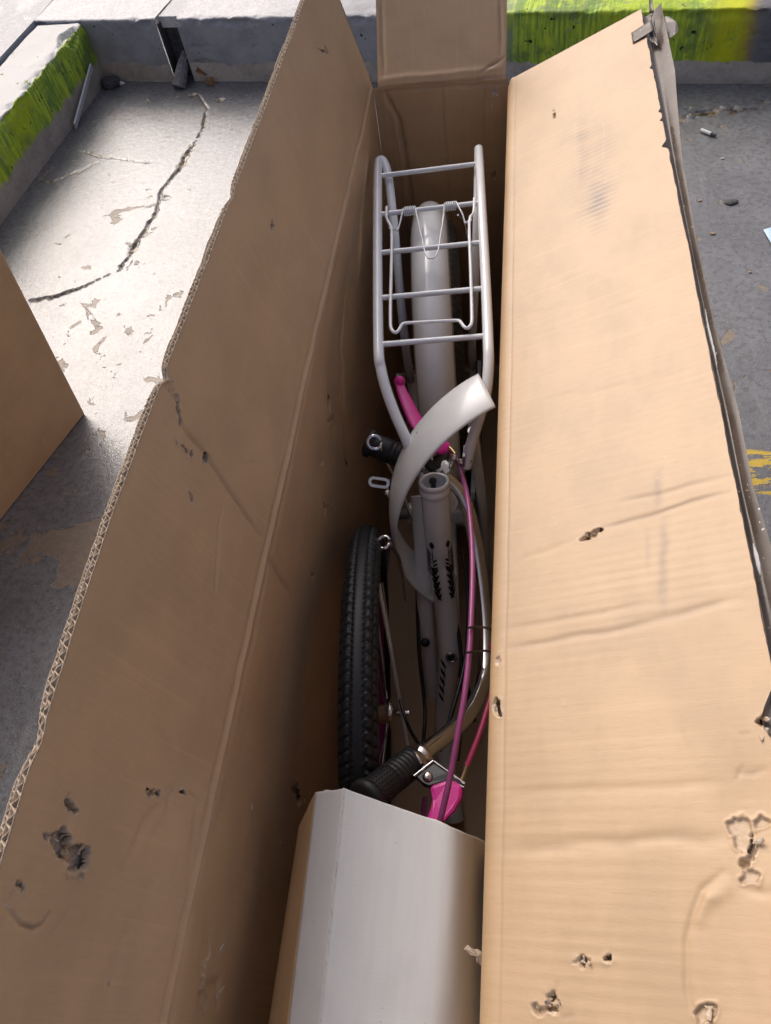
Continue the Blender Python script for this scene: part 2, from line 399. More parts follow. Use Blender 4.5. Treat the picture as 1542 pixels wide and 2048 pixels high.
def wall_mat(name, mode):
    """painted low wall: UV = (metres along, metres up the face then back over the top)"""
    t = NT(name); uv = t.n('TexCoord').outputs['UV']; ob = t.n('NewGeometry').outputs['Position']
    sep = t.n('SeparateXYZ'); t.set(sep.inputs[0], uv); u = sep.outputs[0]; s = sep.outputs[1]
    mid = t.noise(ob, 14, 5, .65); fine = t.noise(ob, 90, 5, .7); big = t.noise(ob, 4, 4)
    bare = t.mix(t.rng(mid, .3, .7), (.62, .55, .46), (.44, .39, .32))
    bare = t.mix(t.math('MULTIPLY', t.rng(fine, .5, .75), .5), bare, (.16, .14, .12))
    grey = t.mix(t.rng(mid, .3, .72), (.30, .302, .312), (.42, .422, .432))
    grey = t.mix(t.rng(t.noise(ob, 55, 3), .70, .74), grey, (.55, .54, .53))
    grey = t.mix(t.rng(t.noise(ob, 48, 2, .5), .70, .73), grey, (.02, .02, .02))
    drip = t.noise(t.mapv(uv, (70, 6, 1)), 1.0, 6, .72)
    green = t.mix(t.rng(drip, .42, .58), (.20, .36, .045), (.56, .72, .05))
    green = t.mix(t.math('MULTIPLY', t.rng(mid, .48, .62), .8), green, (.16, .25, .06))
    green = t.mix(t.math('MULTIPLY', t.rng(big, .50, .66), .8), green, (.48, .62, .012))
    green = t.mix(t.rng(t.noise(ob, 48, 2, .5), .69, .73), green, (.015, .02, .008))
    chipm = t.rng(t.noise(ob, 75, 6, .7), .60, .63)
    green = t.mix(t.math('MULTIPLY', chipm, .8), green, (.30, .31, .24))
    if mode == 'left':
        col = t.mix(t.rng(t.math('ADD', s, t.math('MULTIPLY', t.noise(t.mapv(uv, (14, 2, 1)), 1.0, 4), .05)), .085, .105), t.mix(.25, bare, (.16, .135, .11)), green)
        top = t.mix(t.rng(t.noise(ob, 26, 5, .7), .62, .68), (.62, .61, .58), (.12, .20, .02))
        col = t.mix(t.rng(t.math('ADD', s, t.math('MULTIPLY', t.noise(ob, 40, 4), .03)), .200, .206), col, top)
    else:
        e = t.math('ADD', t.noise(ob, 30, 5), t.math('MULTIPLY', t.noise(ob, 9, 2), 1.2))
        line = t.math('ADD', s, t.math('MULTIPLY', t.math('SUBTRACT', e, 1.1), -.03))
        # sprayed green along the middle of the wall, yellow where it ends
        ug = t.math('ADD', u, t.math('MULTIPLY', t.math('SUBTRACT', t.noise(ob, 20, 3), .5), .05))
        gz = t.math('MULTIPLY', t.rng(ug, 1.32, 1.44), t.rng(ug, 2.075, 2.03))
        yz = t.math('MULTIPLY', t.rng(ug, 1.90, 1.99), t.rng(mid, .3, .5))
        green = t.mix(yz, green, (.62, .66, .01))
        green = t.mix(t.rng(ug, 2.0, 2.055), green, (.40, .30, .05))
        grey = t.mix(t.rng(ug, 2.0, 2.06), grey, t.mix(t.rng(mid, .3, .7), (.12, .122, .13), (.20, .20, .21)))
        col = t.mix(gz, grey, green)
        col = t.mix(t.rng(line, .060, .056), col, t.mix(t.rng(u, 1.2, 1.5), bare, bare))
        top = t.mix(t.rng(fine, .35, .65), (.74, .73, .71), (.58, .57, .55))
        topz = t.math('MULTIPLY', t.rng(t.math('ADD', s, t.math('MULTIPLY', fine, .02)), .199, .206), t.rng(u, 1.0, .55))
        col = t.mix(topz, col, top)
    b = t.bump(t.math('ADD', t.math('MULTIPLY', mid, 1.0), t.math('MULTIPLY', fine, .5)), .004)
    return t.out(Base_Color=col, Roughness=.6, Normal=b, Specular_IOR_Level=.4)
WALL_L = wall_mat('green_painted_concrete', 'left')
WALL_F = wall_mat('grey_painted_concrete', 'far')
def stone_mat(name, a, b, r=.8):
    t = NT(name); ob = t.n('NewGeometry').outputs['Position']
    return t.out(Base_Color=t.mix(t.rng(t.noise(ob, 80, 4), .3, .7), a, b), Roughness=r, Normal=t.bump(t.noise(ob, 160, 4), .003))
PALE = stone_mat('pale_paving', (.74, .73, .71), (.62, .61, .59))
DARKST = stone_mat('dark_stone_and_joint_shade', (.05, .05, .055), (.10, .10, .10))
GREYST = stone_mat('grey_mortar', (.30, .29, .28), (.16, .155, .15))
LEAFM = stone_mat('dry_leaf', (.32, .17, .06), (.17, .09, .04), .7)
WOOD = stone_mat('pale_stick', (.45, .32, .20), (.36, .24, .15), .7)
CHALK = paint('white_offcut_and_tape_glint', (.70, .71, .70), .5, 0, 0, .06)
BLUEP = paint('pale_blue_plastic', (.45, .62, .78), .3, 0, 0, .1)

# ================================================================== setting
def unit(v): v = np.array(v, float); return v / np.linalg.norm(v)
def flat_prof(S): return S, S * 0, S * 0, S * 0 + 1

xs = np.concatenate([np.linspace(-30, -2.0, 12)[:-1], np.arange(-2.0, -1.42, .04), np.arange(-1.42, -.45, .0036), np.arange(-.45, -.30, .008), np.arange(-.30, .45, .03), np.arange(.45, 1.15, .0075), np.linspace(1.15, 30, 14)])
ys = np.concatenate([np.linspace(-30, -1.3, 12)[:-1], np.arange(-1.3, -.6, .02), np.arange(-.6, .25, .008), np.arange(.25, 1.5, .0042), np.linspace(1.5, 30, 12)])
crack = [(-1.0282, 0.2576), (-0.9646, 0.2706), (-0.9048, 0.3013), (-0.8544, 0.3407), (-0.8174, 0.3712), (-0.8056, 0.443), (-0.7928, 0.5352), (-0.7833, 0.6298), (-0.7969, 0.714), (-0.7775, 0.8118), (-0.7617, 0.9497), (-0.7551, 1.0521), (-0.768, 1.171), (-0.8182, 1.2544)]
crack_b = [(-1.1415, 0.967), (-1.0584, 0.9228), (-0.985, 0.9021), (-0.8779, 0.873)]
crack_c = [(-1.0557, 0.8901), (-1.1138, 0.8425), (-1.1656, 0.8028), (-1.2315, 0.8008)]
floor_feats = [('gouge', crack, .0045, .006, 28.0), ('gouge', crack[0:2], .013, .002, 30.0), ('gouge', crack[5:7], .014, .002, 30.0), ('gouge', crack[9:11], .010, .002, 30.0), ('gouge', crack_b, .0045, .003, 70.0), ('gouge', crack_c, .004, .003, 70.0),
               ('gouge', [(0.6648, 0.9273), (0.7021, 0.9686), (0.7388, 0.9488), (0.7686, 0.9784), (0.8044, 0.956), (0.8929, 0.9884)], .012, .007, 60.0)]
for px_ in [(-0.8417, 1.2575), (-0.7355, 1.2125), (-0.7773, 0.6883)]: floor_feats.append(('hole', [(px_[0] - .02, px_[1]), (px_[0], px_[1] + .012), (px_[0] + .02, px_[1] + .004), (px_[0] + .004, px_[1] - .014)], .004))
def floor_disp(U, S):
    side = np.zeros(U.shape)
    return 0.0009 * fbm(U * 5, S * 5, 2) + 0.00018 * fbm(U * 50, S * 50, 2)
panel('floor', (0, 0, 0), (1, 0, 0), (0, 1, 0), (0, 0, 1), flat_prof, xs, ys, floor_feats, FLOOR, None, floor_disp, kind='structure')

HK = .185
def kerb_prof(hh, rad=.008):
    f = bend_profile(0, hh, math.pi / 2, 0.0, rad)
    def g(S):
        a, b, na, nb = f(S - hh); return a, b, -na, -nb
    return g
def chip(U, S):
    lip = np.exp(-((S - HK) / .014) ** 2)
    pit = np.clip(vnoise(U * 55, S * 55) - .36, 0, 1) * .03 * (S < HK)
    return .003 * fbm(U * 12, S * 12, 3) - lip * np.clip(.12 + 1.3 * fbm(U * 28, S * 40, 3), 0, 1) * .020 - pit

# the green kerb on the left, running away from the camera
k0 = np.array((-1.2612, 0.5936)); k1 = np.array((-1.1925, 1.3967)); kd = unit(k1 - k0)
ko = k0 - kd * 1.2; kl = float(np.linalg.norm(k1 - ko))
kn = np.array([-kd[1], kd[0]])
lk = empty('concrete_kerb', (ko[0], ko[1], 0), 'low concrete kerb with bright green painted face and pale top on the left', 'kerb')
kfe = [('hole', [(kl - .16, HK + .015), (kl - .10, HK - .035), (kl - .05, HK - .02), (kl - .03, HK + .02), (kl - .08, HK + .05)], .02)]
panel('kerb_face', (ko[0], ko[1], 0), (kd[0], kd[1], 0), (kn[0], kn[1], 0), (0, 0, 1), kerb_prof(HK), np.arange(0, kl, .007), np.concatenate([np.arange(0, .26, .005), np.arange(.26, HK + .176, .03)]), kfe, WALL_L, lk, chip)
# raised paving behind that kerb, with an open joint between
m = MB(); c0 = ko + kn * .187
q = [c0 - kd * 2, c0 + kd * (kl + .9), c0 + kd * (kl + .9) + kn * 6, c0 - kd * 2 + kn * 6]
m.prism([(p[0], p[1], 0.02) for p in q], (0, 0, HK - .012)); o = m.build('paving', PALE); tag(o, kind='structure')

# the long grey wall across the back, split by an open joint
f0 = np.array((-1.1925, 1.3967)); f1 = np.array((0.9174, 1.0828)); fd = unit(f1 - f0); fnrm = np.array([-fd[1], fd[0]])
def along(p): return float((np.array(p) - f0) @ fd)
j0 = along((-0.9246, 1.3491)); j1 = along((-0.8577, 1.3397))
def wall_block(ua, ub, label, kinks=()):
    b = empty('concrete_wall', (f0[0] + fd[0] * ua, f0[1] + fd[1] * ua, 0), label, 'low wall')
    us = np.arange(ua, ub, .006)
    pr = kerb_prof(HK + .006)
    panel('wall_face', (f0[0], f0[1], 0), (fd[0], fd[1], 0), (fnrm[0], fnrm[1], 0), (0, 0, 1), pr, us, np.concatenate([np.arange(0, .26, .005), np.arange(.26, .62, .03)]), list(kinks), WALL_F, b, lambda U, S: chip(U + 3.7, S))
    for u_, sg in ((ua, 1), (ub, -1)):
        mm = MB(); e = f0 + fd * (u_ + sg * .003)
        mm.box((e[0] + fnrm[0] * .1985, e[1] + fnrm[1] * .1985, HK / 2 - .004), (fd[0] * .002, fd[1] * .002, 0), (fnrm[0] * .195, fnrm[1] * .195, 0), (0, 0, HK / 2 - .006)); mm.build('end_face', DARKST, b)  # dark colour stands in for the shade inside the joint recess
    return b
wall_block(-1.6, j0, 'short grey painted low concrete wall left of the open joint')
wb = wall_block(j1, 5.0, 'long low concrete wall at the back, grey turning bright green on the right', [('hole', [(j1 + .02, .02), (j1 + .09, .02), (j1 + .10, .06), (j1 + .05, .075), (j1 + .02, .06)], .006)])
mm = MB(); e = f0 + fd * ((j0 + j1) / 2) + fnrm * .05; hw = (j1 - j0) / 2 - .0005
mm.box((e[0], e[1], HK / 2 - .01), (fd[0] * hw, fd[1] * hw, 0), (fnrm[0] * .01, fnrm[1] * .01, 0), (0, 0, HK / 2 - .012)); mm.build('joint_shade_back', DARKST, wb)  # back of the recess, its shade put into the dark colour
mm = MB(); e2 = f0 + fd * ((j0 + j1) / 2) + fnrm * .31; hw = (j1 - j0) / 2 + .004
mm.box((e2[0], e2[1], HK - .012), (fd[0] * hw, fd[1] * hw, 0), (fnrm[0] * .285, fnrm[1] * .285, 0), (0, 0, .0165)); mm.build('joint_cap', PALE, wb)
m = MB(); c0 = f0 + fnrm * .60 - fd * .9
q = [c0, c0 + fd * 8, c0 + fd * 8 + fnrm * 8, c0 + fnrm * 8]
m.prism([(p[0], p[1], 0.015) for p in q], (0, 0, HK - .02)); tag(m.build('pavement', PALE), kind='structure')

# small things lying on the floor
def rot_at(loc): return loc
p0 = Vector((*(-1.198, 1.0909), .006)); p1 = Vector((*(-1.1918, 1.3333), .075))
d = (p1 - p0).normalized(); n_ = Vector((kn[0], kn[1], .35)).normalized(); n_ = (n_ - d * n_.dot(d)).normalized(); b_ = d.cross(n_)
m = MB(); m.box((p0 + p1) / 2 + Vector((0, 0, .004)), d * ((p1 - p0).length / 2), b_ * .0125, n_ * .003)
tag(m.build('board_offcut', CHALK, None, .001), 'narrow white offcut strip leaning on the foot of the green kerb', 'offcut')
def lump(name, c, r, mat, label, cat, sq=(1, .8, .5), seed=0, group=None):
    m = MB(); m.ball((0, 0, 0), r, 14, 9, sq); rs = np.random.RandomState(seed)
    off = rs.rand(3) * 20
    m.v = [tuple(np.array(v) * (1 + .5 * float(vnoise(np.array(v[0] / r * 1.3 + off[0]), np.array(v[1] / r * 1.3 + off[1] + v[2] / r))))) for v in m.v]
    m.sm = [False] * len(m.f)
    o = m.build(name, mat); o.location = c; return tag(o, label, cat, group)
g = (-1.1597, 1.3653); lump('stone', (g[0], g[1] - .01, .014), .03, DARKST, 'dark angular stone in the corner between the kerb and the back wall', 'stone', (1, .8, .7), 3)
g = (-1.1229, 1.3602); lump('stone', (g[0], g[1], .006), .008, CHALK, 'small white chip beside the dark stone in the corner', 'stone', (1.6, .8, .8), 5)
e = f0 + fd * ((j0 + j1) / 2 + .005)
m = MB(); m.tube([(e[0] + .012, e[1] + .035, .075), (e[0], e[1] - .005, .045), (e[0] - .016, e[1] - .045, .004)], [.013, .019, .024], 12, 4)
tag(m.build('mortar_stub', GREYST), 'grey rounded mortar stub slumped at the foot of the wall joint', 'mortar')
rs = np.random.RandomState(4)
def leaf(c, L, rz, tilt, label, col=LEAFM):
    m = MB(); n = 7; vs = []; fs = []
    for i in range(n):
        t = i / (n - 1); wd = .38 * L * math.sin(math.pi * min(1, t * .95 + .03)); z = .12 * L * math.sin(t * 4)
        vs += [(t * L, -wd, z + wd * .5), (t * L, 0, z), (t * L, wd, z + wd * .4)]
    for i in range(n - 1): fs += [(3 * i, 3 * i + 3, 3 * i + 4, 3 * i + 1), (3 * i + 1, 3 * i + 4, 3 * i + 5, 3 * i + 2)]
    m.add(vs, fs); m.add([(v[0], v[1], v[2] - .0006) for v in vs], [f[::-1] for f in fs])
    o = m.build('dry_leaf', col); o.location = c; o.rotation_euler = (tilt, .3, rz); return tag(o, label, 'leaf', 'dead leaves by the wall joint')
for i, (dx, dy, dz, L, rz, ti, lb) in enumerate([(.045, -.01, .035, .05, .6, .9, 'curled brown dead leaf standing against the wall right of the joint'),
        (.035, .0, .06, .04, 1.9, -.7, 'uppermost brown dead leaf caught in the wall joint'), (.075, -.03, .012, .04, -.3, .3, 'flat tan dead leaf on the floor right of the mortar stub')]):
    leaf((e[0] + dx, e[1] + dy, dz), L, rz, ti, lb)
m = MB(); m.tube([(e[0] + .012, e[1] + .0, .06), (e[0] + .035, e[1] - .004, .09), (e[0] + .04, e[1] - .004, .13)], .0016, 6, 4); tag(m.build('twig', WOOD), 'thin bent twig sticking up from the wall joint', 'twig')
g0 = (0.7255, 1.1374); g1 = (0.766, 1.1233)
m = MB(); m.tube([(g0[0], g0[1] - .004, .006), ((g0[0] + g1[0]) / 2, (g0[1] + g1[1]) / 2, .008), (g1[0], g1[1] - .004, .005)], [.003, .005, .003], 7, 3); tag(m.build('stick', WOOD), 'short brown stick at the foot of the back wall on the right', 'stick')
g0 = (0.704, 0.8634); g1 = (0.7267, 0.8415); g2 = (0.7383, 0.8331); g3 = (0.7497, 0.8247)
cg = empty('cigarette_butt', (g0[0], g0[1], 0), 'white cigarette butt with a dark burnt tip on the right floor', 'cigarette butt')
MB().tube([(*g0, .006), (*g1, .006)], .0048, 10).build('paper', CHALK, cg); MB().tube([(*g1, .006), (*g2, .005)], [.0048, .0035], 10).build('burnt_tip', DARKST, cg)
g = (0.7375, 0.5471); lump('pebble', (g[0], g[1], .002), .017, DARKST, 'flat dark pebble on the grey floor at the right', 'pebble', (1.15, .7, .25), 9)
for i, (px, py) in enumerate([(0.7425, 0.7328), (0.6668, 0.5588), (0.6795, 0.4278), (0.7416, 0.2852)]):
    lump('paint_flake', (px, py, .002), .0035 + .001 * (i % 3), PALE if i < 1 else WOOD, ['small white flake nearest to the cigarette butt', 'pale flake left of the flat dark pebble', 'tan flake on the floor below the dark pebble', 'tan flake on the floor near the blue plastic scrap'][i], 'flake', (1.3, .7, .25), 20 + i, 'flakes on the right floor')
g = (0.804, 0.4013); m = MB()
m.add([(g[0] - .012, g[1] + .03, .004), (g[0] + .02, g[1] + .035, .012), (g[0] + .03, g[1] - .03, .006), (g[0] + .0, g[1] - .035, .003), (g[0] + .008, g[1], .018)], [(0, 4, 1), (1, 4, 2), (2, 4, 3), (3, 4, 0)])
tag(m.build('plastic_scrap', BLUEP), 'pale blue plastic scrap at the right edge of the floor', 'scrap')
for i, (px, py) in enumerate([(-1.3291, 2.0068), (-1.7633, 2.1), (-1.6905, 2.1037), (-1.6296, 2.0784)][1:]):
    lump('rubble', (px * 1.0 - .05, py + .10, HK + .01), .022, [DARKST, GREYST, LEAFM][i], ['dark lump of rubble on the pale top beyond the kerb', 'grey lump of rubble on the pale top beyond the kerb', 'brown lump of rubble on the pale top beyond the kerb'][i], 'rubble', (1.2, .8, .7), 40 + i, 'rubble beyond the kerb')

# ================================================================== the long carton
HOLE_CUT = .0013
BOX = empty('cardboard_carton', (.1, -.7, 0), 'long open brown cardboard carton with raised torn flaps holding a packed bicycle', 'carton')
U0, U1 = -1.42, 0.0
uL = np.arange(U0, U1 + .0005, .001)
TH = R_(180 - 76)
WF = .190
def bites(us, seed, amp=1.0):
    rs = np.random.RandomState(seed); r = np.interp(us, [-1.42, -1.147, -.927, -.785, -.53, -.139, 0], [.184, .184, .191, .191, .188, .188, .190]) + .0008 * fbm(us * 45, us * 0 + seed, 3) + .0012 * fbm(us * 4, us * 0 + seed + 9, 2)
    for c, wd, dp in BITES: r = r - dp * amp * np.exp(-((us - c) / wd) ** 2)
    return r
BITES = [((-0.7866, 0.1895)[0], .006, .0050), ((-0.5475, 0.1889)[0], .008, .0022), ((-1.0711, 0.1803)[0], .010, .0028)]
lshift = lambda U, S: -.004 * np.sin(np.pi * np.clip(-U / 1.3, 0, 1)) * np.exp(-np.maximum(-S, 0) / .25) + .0025 * fbm(U * 5, U * 0, 2) * np.exp(-(S / .02) ** 2)
def poly(*pts): return list(pts)
def blob(c, ru, rv, n=7, seed=0, ang=0.0):
    rs = np.random.RandomState(seed); out = []
    for k in range(n):
        a = 2 * math.pi * k / n; r = .65 + .6 * rs.rand(); x = ru * r * math.cos(a); y = rv * r * math.sin(a)
        out.append((c[0] + x * math.cos(ang) - y * math.sin(ang), c[1] + x * math.sin(ang) + y * math.cos(ang)))
    return out
LF = [
    ('ridge', [(-1.42, 0.0005), (-.7, .0005), (0, .0005)], .0020, .0014), ('crease', [(-1.42, .006), (-.7, .006), (0, .006)], .0025, .0010), ('line', [(-1.42, .0), (0, .0)], .0008, .14),  # the pale line is the fold's thin highlight put into the colour
    ('hole', [(-1.0971, 0.1523), (-1.0946, 0.1469), (-1.0997, 0.139), (-1.1012, 0.1405)], .006),
    ('dent', (-1.1026, 0.1443), .010, .006, .0015),
    ('hole', [(-1.1172, 0.168), (-1.117, 0.1593), (-1.113, 0.1508), (-1.1104, 0.1452), ((-1.1181, 0.1353)), (-1.1168, 0.1287), (-1.116, 0.1217), (-1.1267, 0.1184), (-1.1305, 0.1247), (-1.1269, 0.1353), (-1.1259, 0.1444), (-1.1191, 0.1537)], .006),
    ('peel', [(-1.1305, 0.1357), (-1.1266, 0.1212), (-1.133, 0.118), (-1.1354, 0.1311)], .0016, .9),
    ('crease', [(-1.1583, 0.1642), (-1.1621, 0.156), (-1.1629, 0.1453), (-1.1598, 0.1398), (-1.1544, 0.1372)], .0010, .0022, .6),
    ('hole', [(-1.1424, 0.1687), (-1.1437, 0.1643), (-1.1464, 0.1621), (-1.1459, 0.1654)], .004),
    ('crease', [(-1.1469, 0.1656), (-1.1533, 0.1682), (-1.1583, 0.1642)], .003, .002),
    ('hole', [(-1.0723, 0.0804), (-1.0691, 0.0653), (-1.0718, 0.0653), (-1.0743, 0.0777)], .0045), ('hole', [(-1.0645, 0.05), (-1.0628, 0.0378), (-1.065, 0.0355), (-1.0652, 0.0446)], .0045),
    ('crease', [(-1.0637, 0.0328), (-1.0653, 0.0164)], .002, .002), ('crease', [(-1.0802, 0.0511), (-1.0685, 0.052)], .003, .002), ('dent', (-1.0793, 0.0546), .03, .02, .002),
    ('hole', [(-0.7919, 0.1718), (-0.7918, 0.1669), (-0.8016, 0.1611), (-0.8084, 0.1566), (-0.8053, 0.1629)], .006),
    ('crease', [(-0.7902, 0.183), (-0.7919, 0.1718)], .003, .003), ('crease', [(-0.8084, 0.1566), (-0.8092, 0.1235), (-0.8187, 0.0745), (-0.8289, 0.0156)], .0028, .0022, .12),
    ('hole', [(-0.824, 0.158), (-0.8249, 0.1528), (-0.8272, 0.1545)], .005), ('hole', [(-0.8239, 0.1489), (-0.8201, 0.1376), (-0.8231, 0.1333), (-0.8266, 0.1406)], .006), ('line', [(-0.819, 0.1833), (-0.8251, 0.1569)], .0009, .4),
    ('hole', [(-0.8153, 0.1231), (-0.8091, 0.1165), (-0.8129, 0.1117), (-0.8191, 0.1199)], .006),
    ('hole', [(-0.8528, 0.1245), (-0.8539, 0.1204), (-0.858, 0.1164), (-0.8573, 0.1211)], .005), ('line', [(-0.8315, 0.1391), (-0.842, 0.1329), (-0.8528, 0.1245)], .0006, .5),
    ('hole', [(-0.1424, 0.1305), (-0.1319, 0.128), (-0.1317, 0.1201), (-0.1405, 0.1217)], .004), ('hole', [(-0.1622, 0.1388), (-0.134, 0.1225), (-0.1397, 0.122), (-0.1616, 0.136)], .004), ('line', [(-0.1084, 0.1363), (-0.1175, 0.1315)], .0008, .5),
    ('hole', blob((-0.5043, 0.1232), .006, .0022, 6, 5), .004), ('crease', [(-0.9079, 0.0612), (-0.8597, 0.0779), (-0.8409, 0.0802)], .002, .0016), ('line', [(-0.9218, 0.0705), (-0.8972, 0.0673), (-0.8474, 0.0823)], .0007, .35),
    ('hole', [(-1.1796, 0.0719), (-1.1784, 0.07), (-1.1841, 0.0683), (-1.1853, 0.0701)], .005), ('dent', (-1.1758, 0.0673), .02, .008, .0015),
    ('scuff', (-0.2104, 0.1549), .06, .03, .22), ('scuff', (-0.2119, 0.0379), .05, .015, .2), ('scuff', (-0.7835, 0.1575), .012, .01, .5),
    ('crease', [(-1.121, 0.0807), (-1.0902, 0.0732), (-1.0688, 0.0532)], .004, .0014), ('crease', [(-1.117, 0.009), (-1.0945, 0.0144), (-1.0685, 0.0205)], .003, .0018),
]
WLF = [
    ('ridge', [(-1.42, 0.0005), (-.7, .0005), (0, .0005)], .0020, .0014), ('line', [(-1.42, .0), (0, .0)], .0008, .14), ('crease', [(-1.42, -.010), (-.7, -.010), (0, -.008)], .004, .0014),  # pale line again paints the highlight along the fold
    ('hole', [(-0.557, -0.084), (-0.5564, -0.0973), (-0.5678, -0.103), (-0.5712, -0.0919)], .006), ('dent', (-0.5722, -0.1314), .012, .012, .003), ('crease', [(-0.5887, -0.1024), (-0.5619, -0.1268), (-0.5565, -0.1449)], .002, .003), ('hole', [(-0.6047, -0.1051), (-0.6054, -0.1158), (-0.6114, -0.1104)], .005),
    ('hole', [(-0.6491, -0.1016), (-0.634, -0.1152), (-0.6412, -0.1176), (-0.6498, -0.1084)], .005), ('hole', [(-0.5627, -0.1891), (-0.5599, -0.2202), (-0.5639, -0.232), (-0.5679, -0.2098)], .004), ('line', [(-0.6122, -0.1897), (-0.6079, -0.2298)], .0008, .5),
    ('hole', [(-0.6794, -0.1131), (-0.6807, -0.1266), (-0.685, -0.1206)], .003), ('hole', [(-0.6792, -0.1445), (-0.6752, -0.1611), (-0.6892, -0.159)], .004), ('hole', [(-0.7784, -0.1438), (-0.7726, -0.1566), (-0.7728, -0.1656), (-0.7798, -0.1507)], .005),
    ('line', [(-0.5696, -0.101), (-0.6487, -0.1401), (-0.6763, -0.1487)], .0008, .4), ('line', [(-0.7551, -0.0823), (-0.7594, -0.0908)], .001, .5), ('crease', [(-0.8361, 0.0225), (-0.8371, -0.0262), (-0.8339, -0.0892)], .003, .002, .15),
    ('hole', [(-1.0269, -0.0466), (-1.0163, -0.0575), (-1.0347, -0.0682), (-1.042, -0.0518), (-1.0377, -0.0396)], .006), ('peel', [(-1.0467, -0.0524), (-1.0389, -0.0681), (-1.0533, -0.0774), (-1.0579, -0.0638)], .0014, .9), ('line', [(-1.038, -0.0005), (-1.055, -0.0172), (-1.0725, -0.0236)], .0012, .4),
    ('hole', [(-1.1552, -0.0472), (-1.1494, -0.0576), (-1.1569, -0.0708), (-1.1643, -0.0588), (-1.1803, -0.0658), (-1.1806, -0.0565), (-1.1635, -0.0439)], .006), ('peel', [(-1.1853, -0.0554), (-1.1811, -0.0712), (-1.1879, -0.0813), (-1.196, -0.0775), (-1.1922, -0.0581)], .0016, .9),
    ('crease', [(-1.18, -0.0729), (-1.1758, -0.098), (-1.1908, -0.1065)], .003, .003), ('dent', (-1.0916, -0.0626), .09, .05, .006), ('dent', (-0.3941, -0.0449), .20, .05, .005),
    ('hole', [(-0.9961, -0.2146), (-0.9869, -0.2369), (-0.9992, -0.2672), (-1.0067, -0.2574)], .004), ('hole', [(-1.053, -0.2), (-1.0489, -0.2097), (-1.0554, -0.2125)], .003),
    ('crease', [(-0.2547, -0.0374), (-0.3692, -0.0652), (-0.4643, -0.1016), (-0.5046, -0.1543)], .006, .004), ('crease', [(-0.1048, -0.0381), (-0.2189, -0.0703), (-0.3084, -0.1147)], .005, -.003), ('crease', [(-0.4593, -0.0975), (-0.5214, -0.1358), (-0.5626, -0.2224)], .004, .002, .2),
    ('hole', blob((-0.5889, 0.0265), .008, .004, 6, 8), .001), ('dent', (-0.5804, 0.0169), .02, .01, .003),
]
lp = bend_profile(-.006, H, math.pi / 2, TH, .006)
def lprof(S):
    a, b, na, nb = lp(S); return a, b, na, nb
def lowz(ss): return ss
LF += scratches(60, 1, -1.25, -.02, .01, .18); WLF += scratches(70, 2, -1.25, -.02, -.25, -.01)
wallS = np.concatenate([np.arange(-H + .003, -.32, .012), np.arange(-.32, 0.0005, .002)])
def shift_feats(fs): return [(f[0], *([[(p[0], p[1]) for p in f[1]]] if isinstance(f[1], list) else [f[1]]), *f[2:]) for f in fs]
sw, _ = panel('side_wall', (0, 0, 0), (0, 1, 0), (1, 0, 0), (0, 0, 1), lprof, np.arange(U0, .001, .002), wallS, WLF, KRAFT, BOX,
              lambda U, S: .0016 * fbm(U * 4, S * 6, 2) + .0004 * fbm(U * 30, S * 12, 2), shift=lshift)
ssL = np.arange(0, WF + .007, .001)
lf, LP = panel('flap', (0, 0, 0), (0, 1, 0), (1, 0, 0), (0, 0, 1), lprof, uL, ssL, LF, KRAFT, BOX,
               lambda U, S: (.0022 * fbm(U * 3.1 + 3, S * 4, 2) + .0005 * fbm(U * 22, S * 9, 2)) * sstep(0, .03, S), smax=lambda us: bites(us, 1), shift=lshift)
tag(lf, 'raised left flap with crushed torn holes and a fluted raw edge')

# raw fluted edge of the left flap: three liners and two layers of flute
def off_profile(pr, n):
    def f(S):
        a, b, na, nb = pr(S); return a - na * n, b - nb * n, na, nb
    return f
def ribbon(name, mat, parent, nfun, us, depth, seed, amp, prof, edge, double=True):
    e = edge(us) + amp * fbm(us * 60, us * 0 + seed, 3)
    S = np.stack([e, e - depth * .3, e - depth], 1)
    a, b, na, nb = prof(S)
    n = nfun(us)[:, None] * np.ones((1, 3))
    U = us[:, None] * np.ones((1, 3))
    a = a - na * n + lshift(U, S); b = b - nb * n
    dsp = .0022 * fbm(U * 3.1 + 3, S * 4, 2) + .0005 * fbm(U * 22, S * 9, 2)
    P = np.stack([a + na * dsp, U, b + nb * dsp], -1)
    o = link(name, grid_mesh(name, P, np.stack([U, S], -1), {'tear_glint': S * 0, 'dirt_shade': S * 0}), mat, parent)
    sm = o.modifiers.new('thickness', 'SOLIDIFY'); sm.thickness = .00035; sm.offset = 0
    return o
uf = np.arange(U0, .0005, .0006)
crush = lambda us: 1 - .45 * np.clip(sum(np.exp(-((us - c) / .02) ** 2) for c, _, _ in BITES), 0, 1) - .25 * np.clip(fbm(us * 7, us * 0 + 2, 2), 0, 1)
ed = lambda us: bites(us, 1)
ph = lambda us: us * 2 * np.pi / .0086 + 1.5 * fbm(us * 6, us * 0, 2)
fe = ribbon('fluted_edge', PAPER, lf, lambda us: crush(us) * (.0021 + .0019 * np.sin(ph(us))) + .0003, uf, .022, 21, .0008, lprof, ed)
ribbon('middle_liner', PAPER, lf, lambda us: crush(us) * .0043 + .0002 + .0003 * fbm(us * 30, us * 0, 2), uf[::2], .020, 22, .0012, lprof, ed)
ribbon('fluted_edge', PAPER, lf, lambda us: crush(us) * (.0059 + .0012 * np.sin(us * 2 * np.pi / .0064)) + .0002, uf, .020, 23, .0010, lprof, ed)
ribbon('back_liner', PAPER, lf, lambda us: crush(us) * .0075 + .0006 * fbm(us * 25, us * 0 + 5, 2), uf[::2], .19, 24, .0012, lprof, ed)
ribbon('front_edge', PAPER, lf, lambda us: us * 0 - .00012, uf[::2], .0012, 25, .0002, lprof, ed)
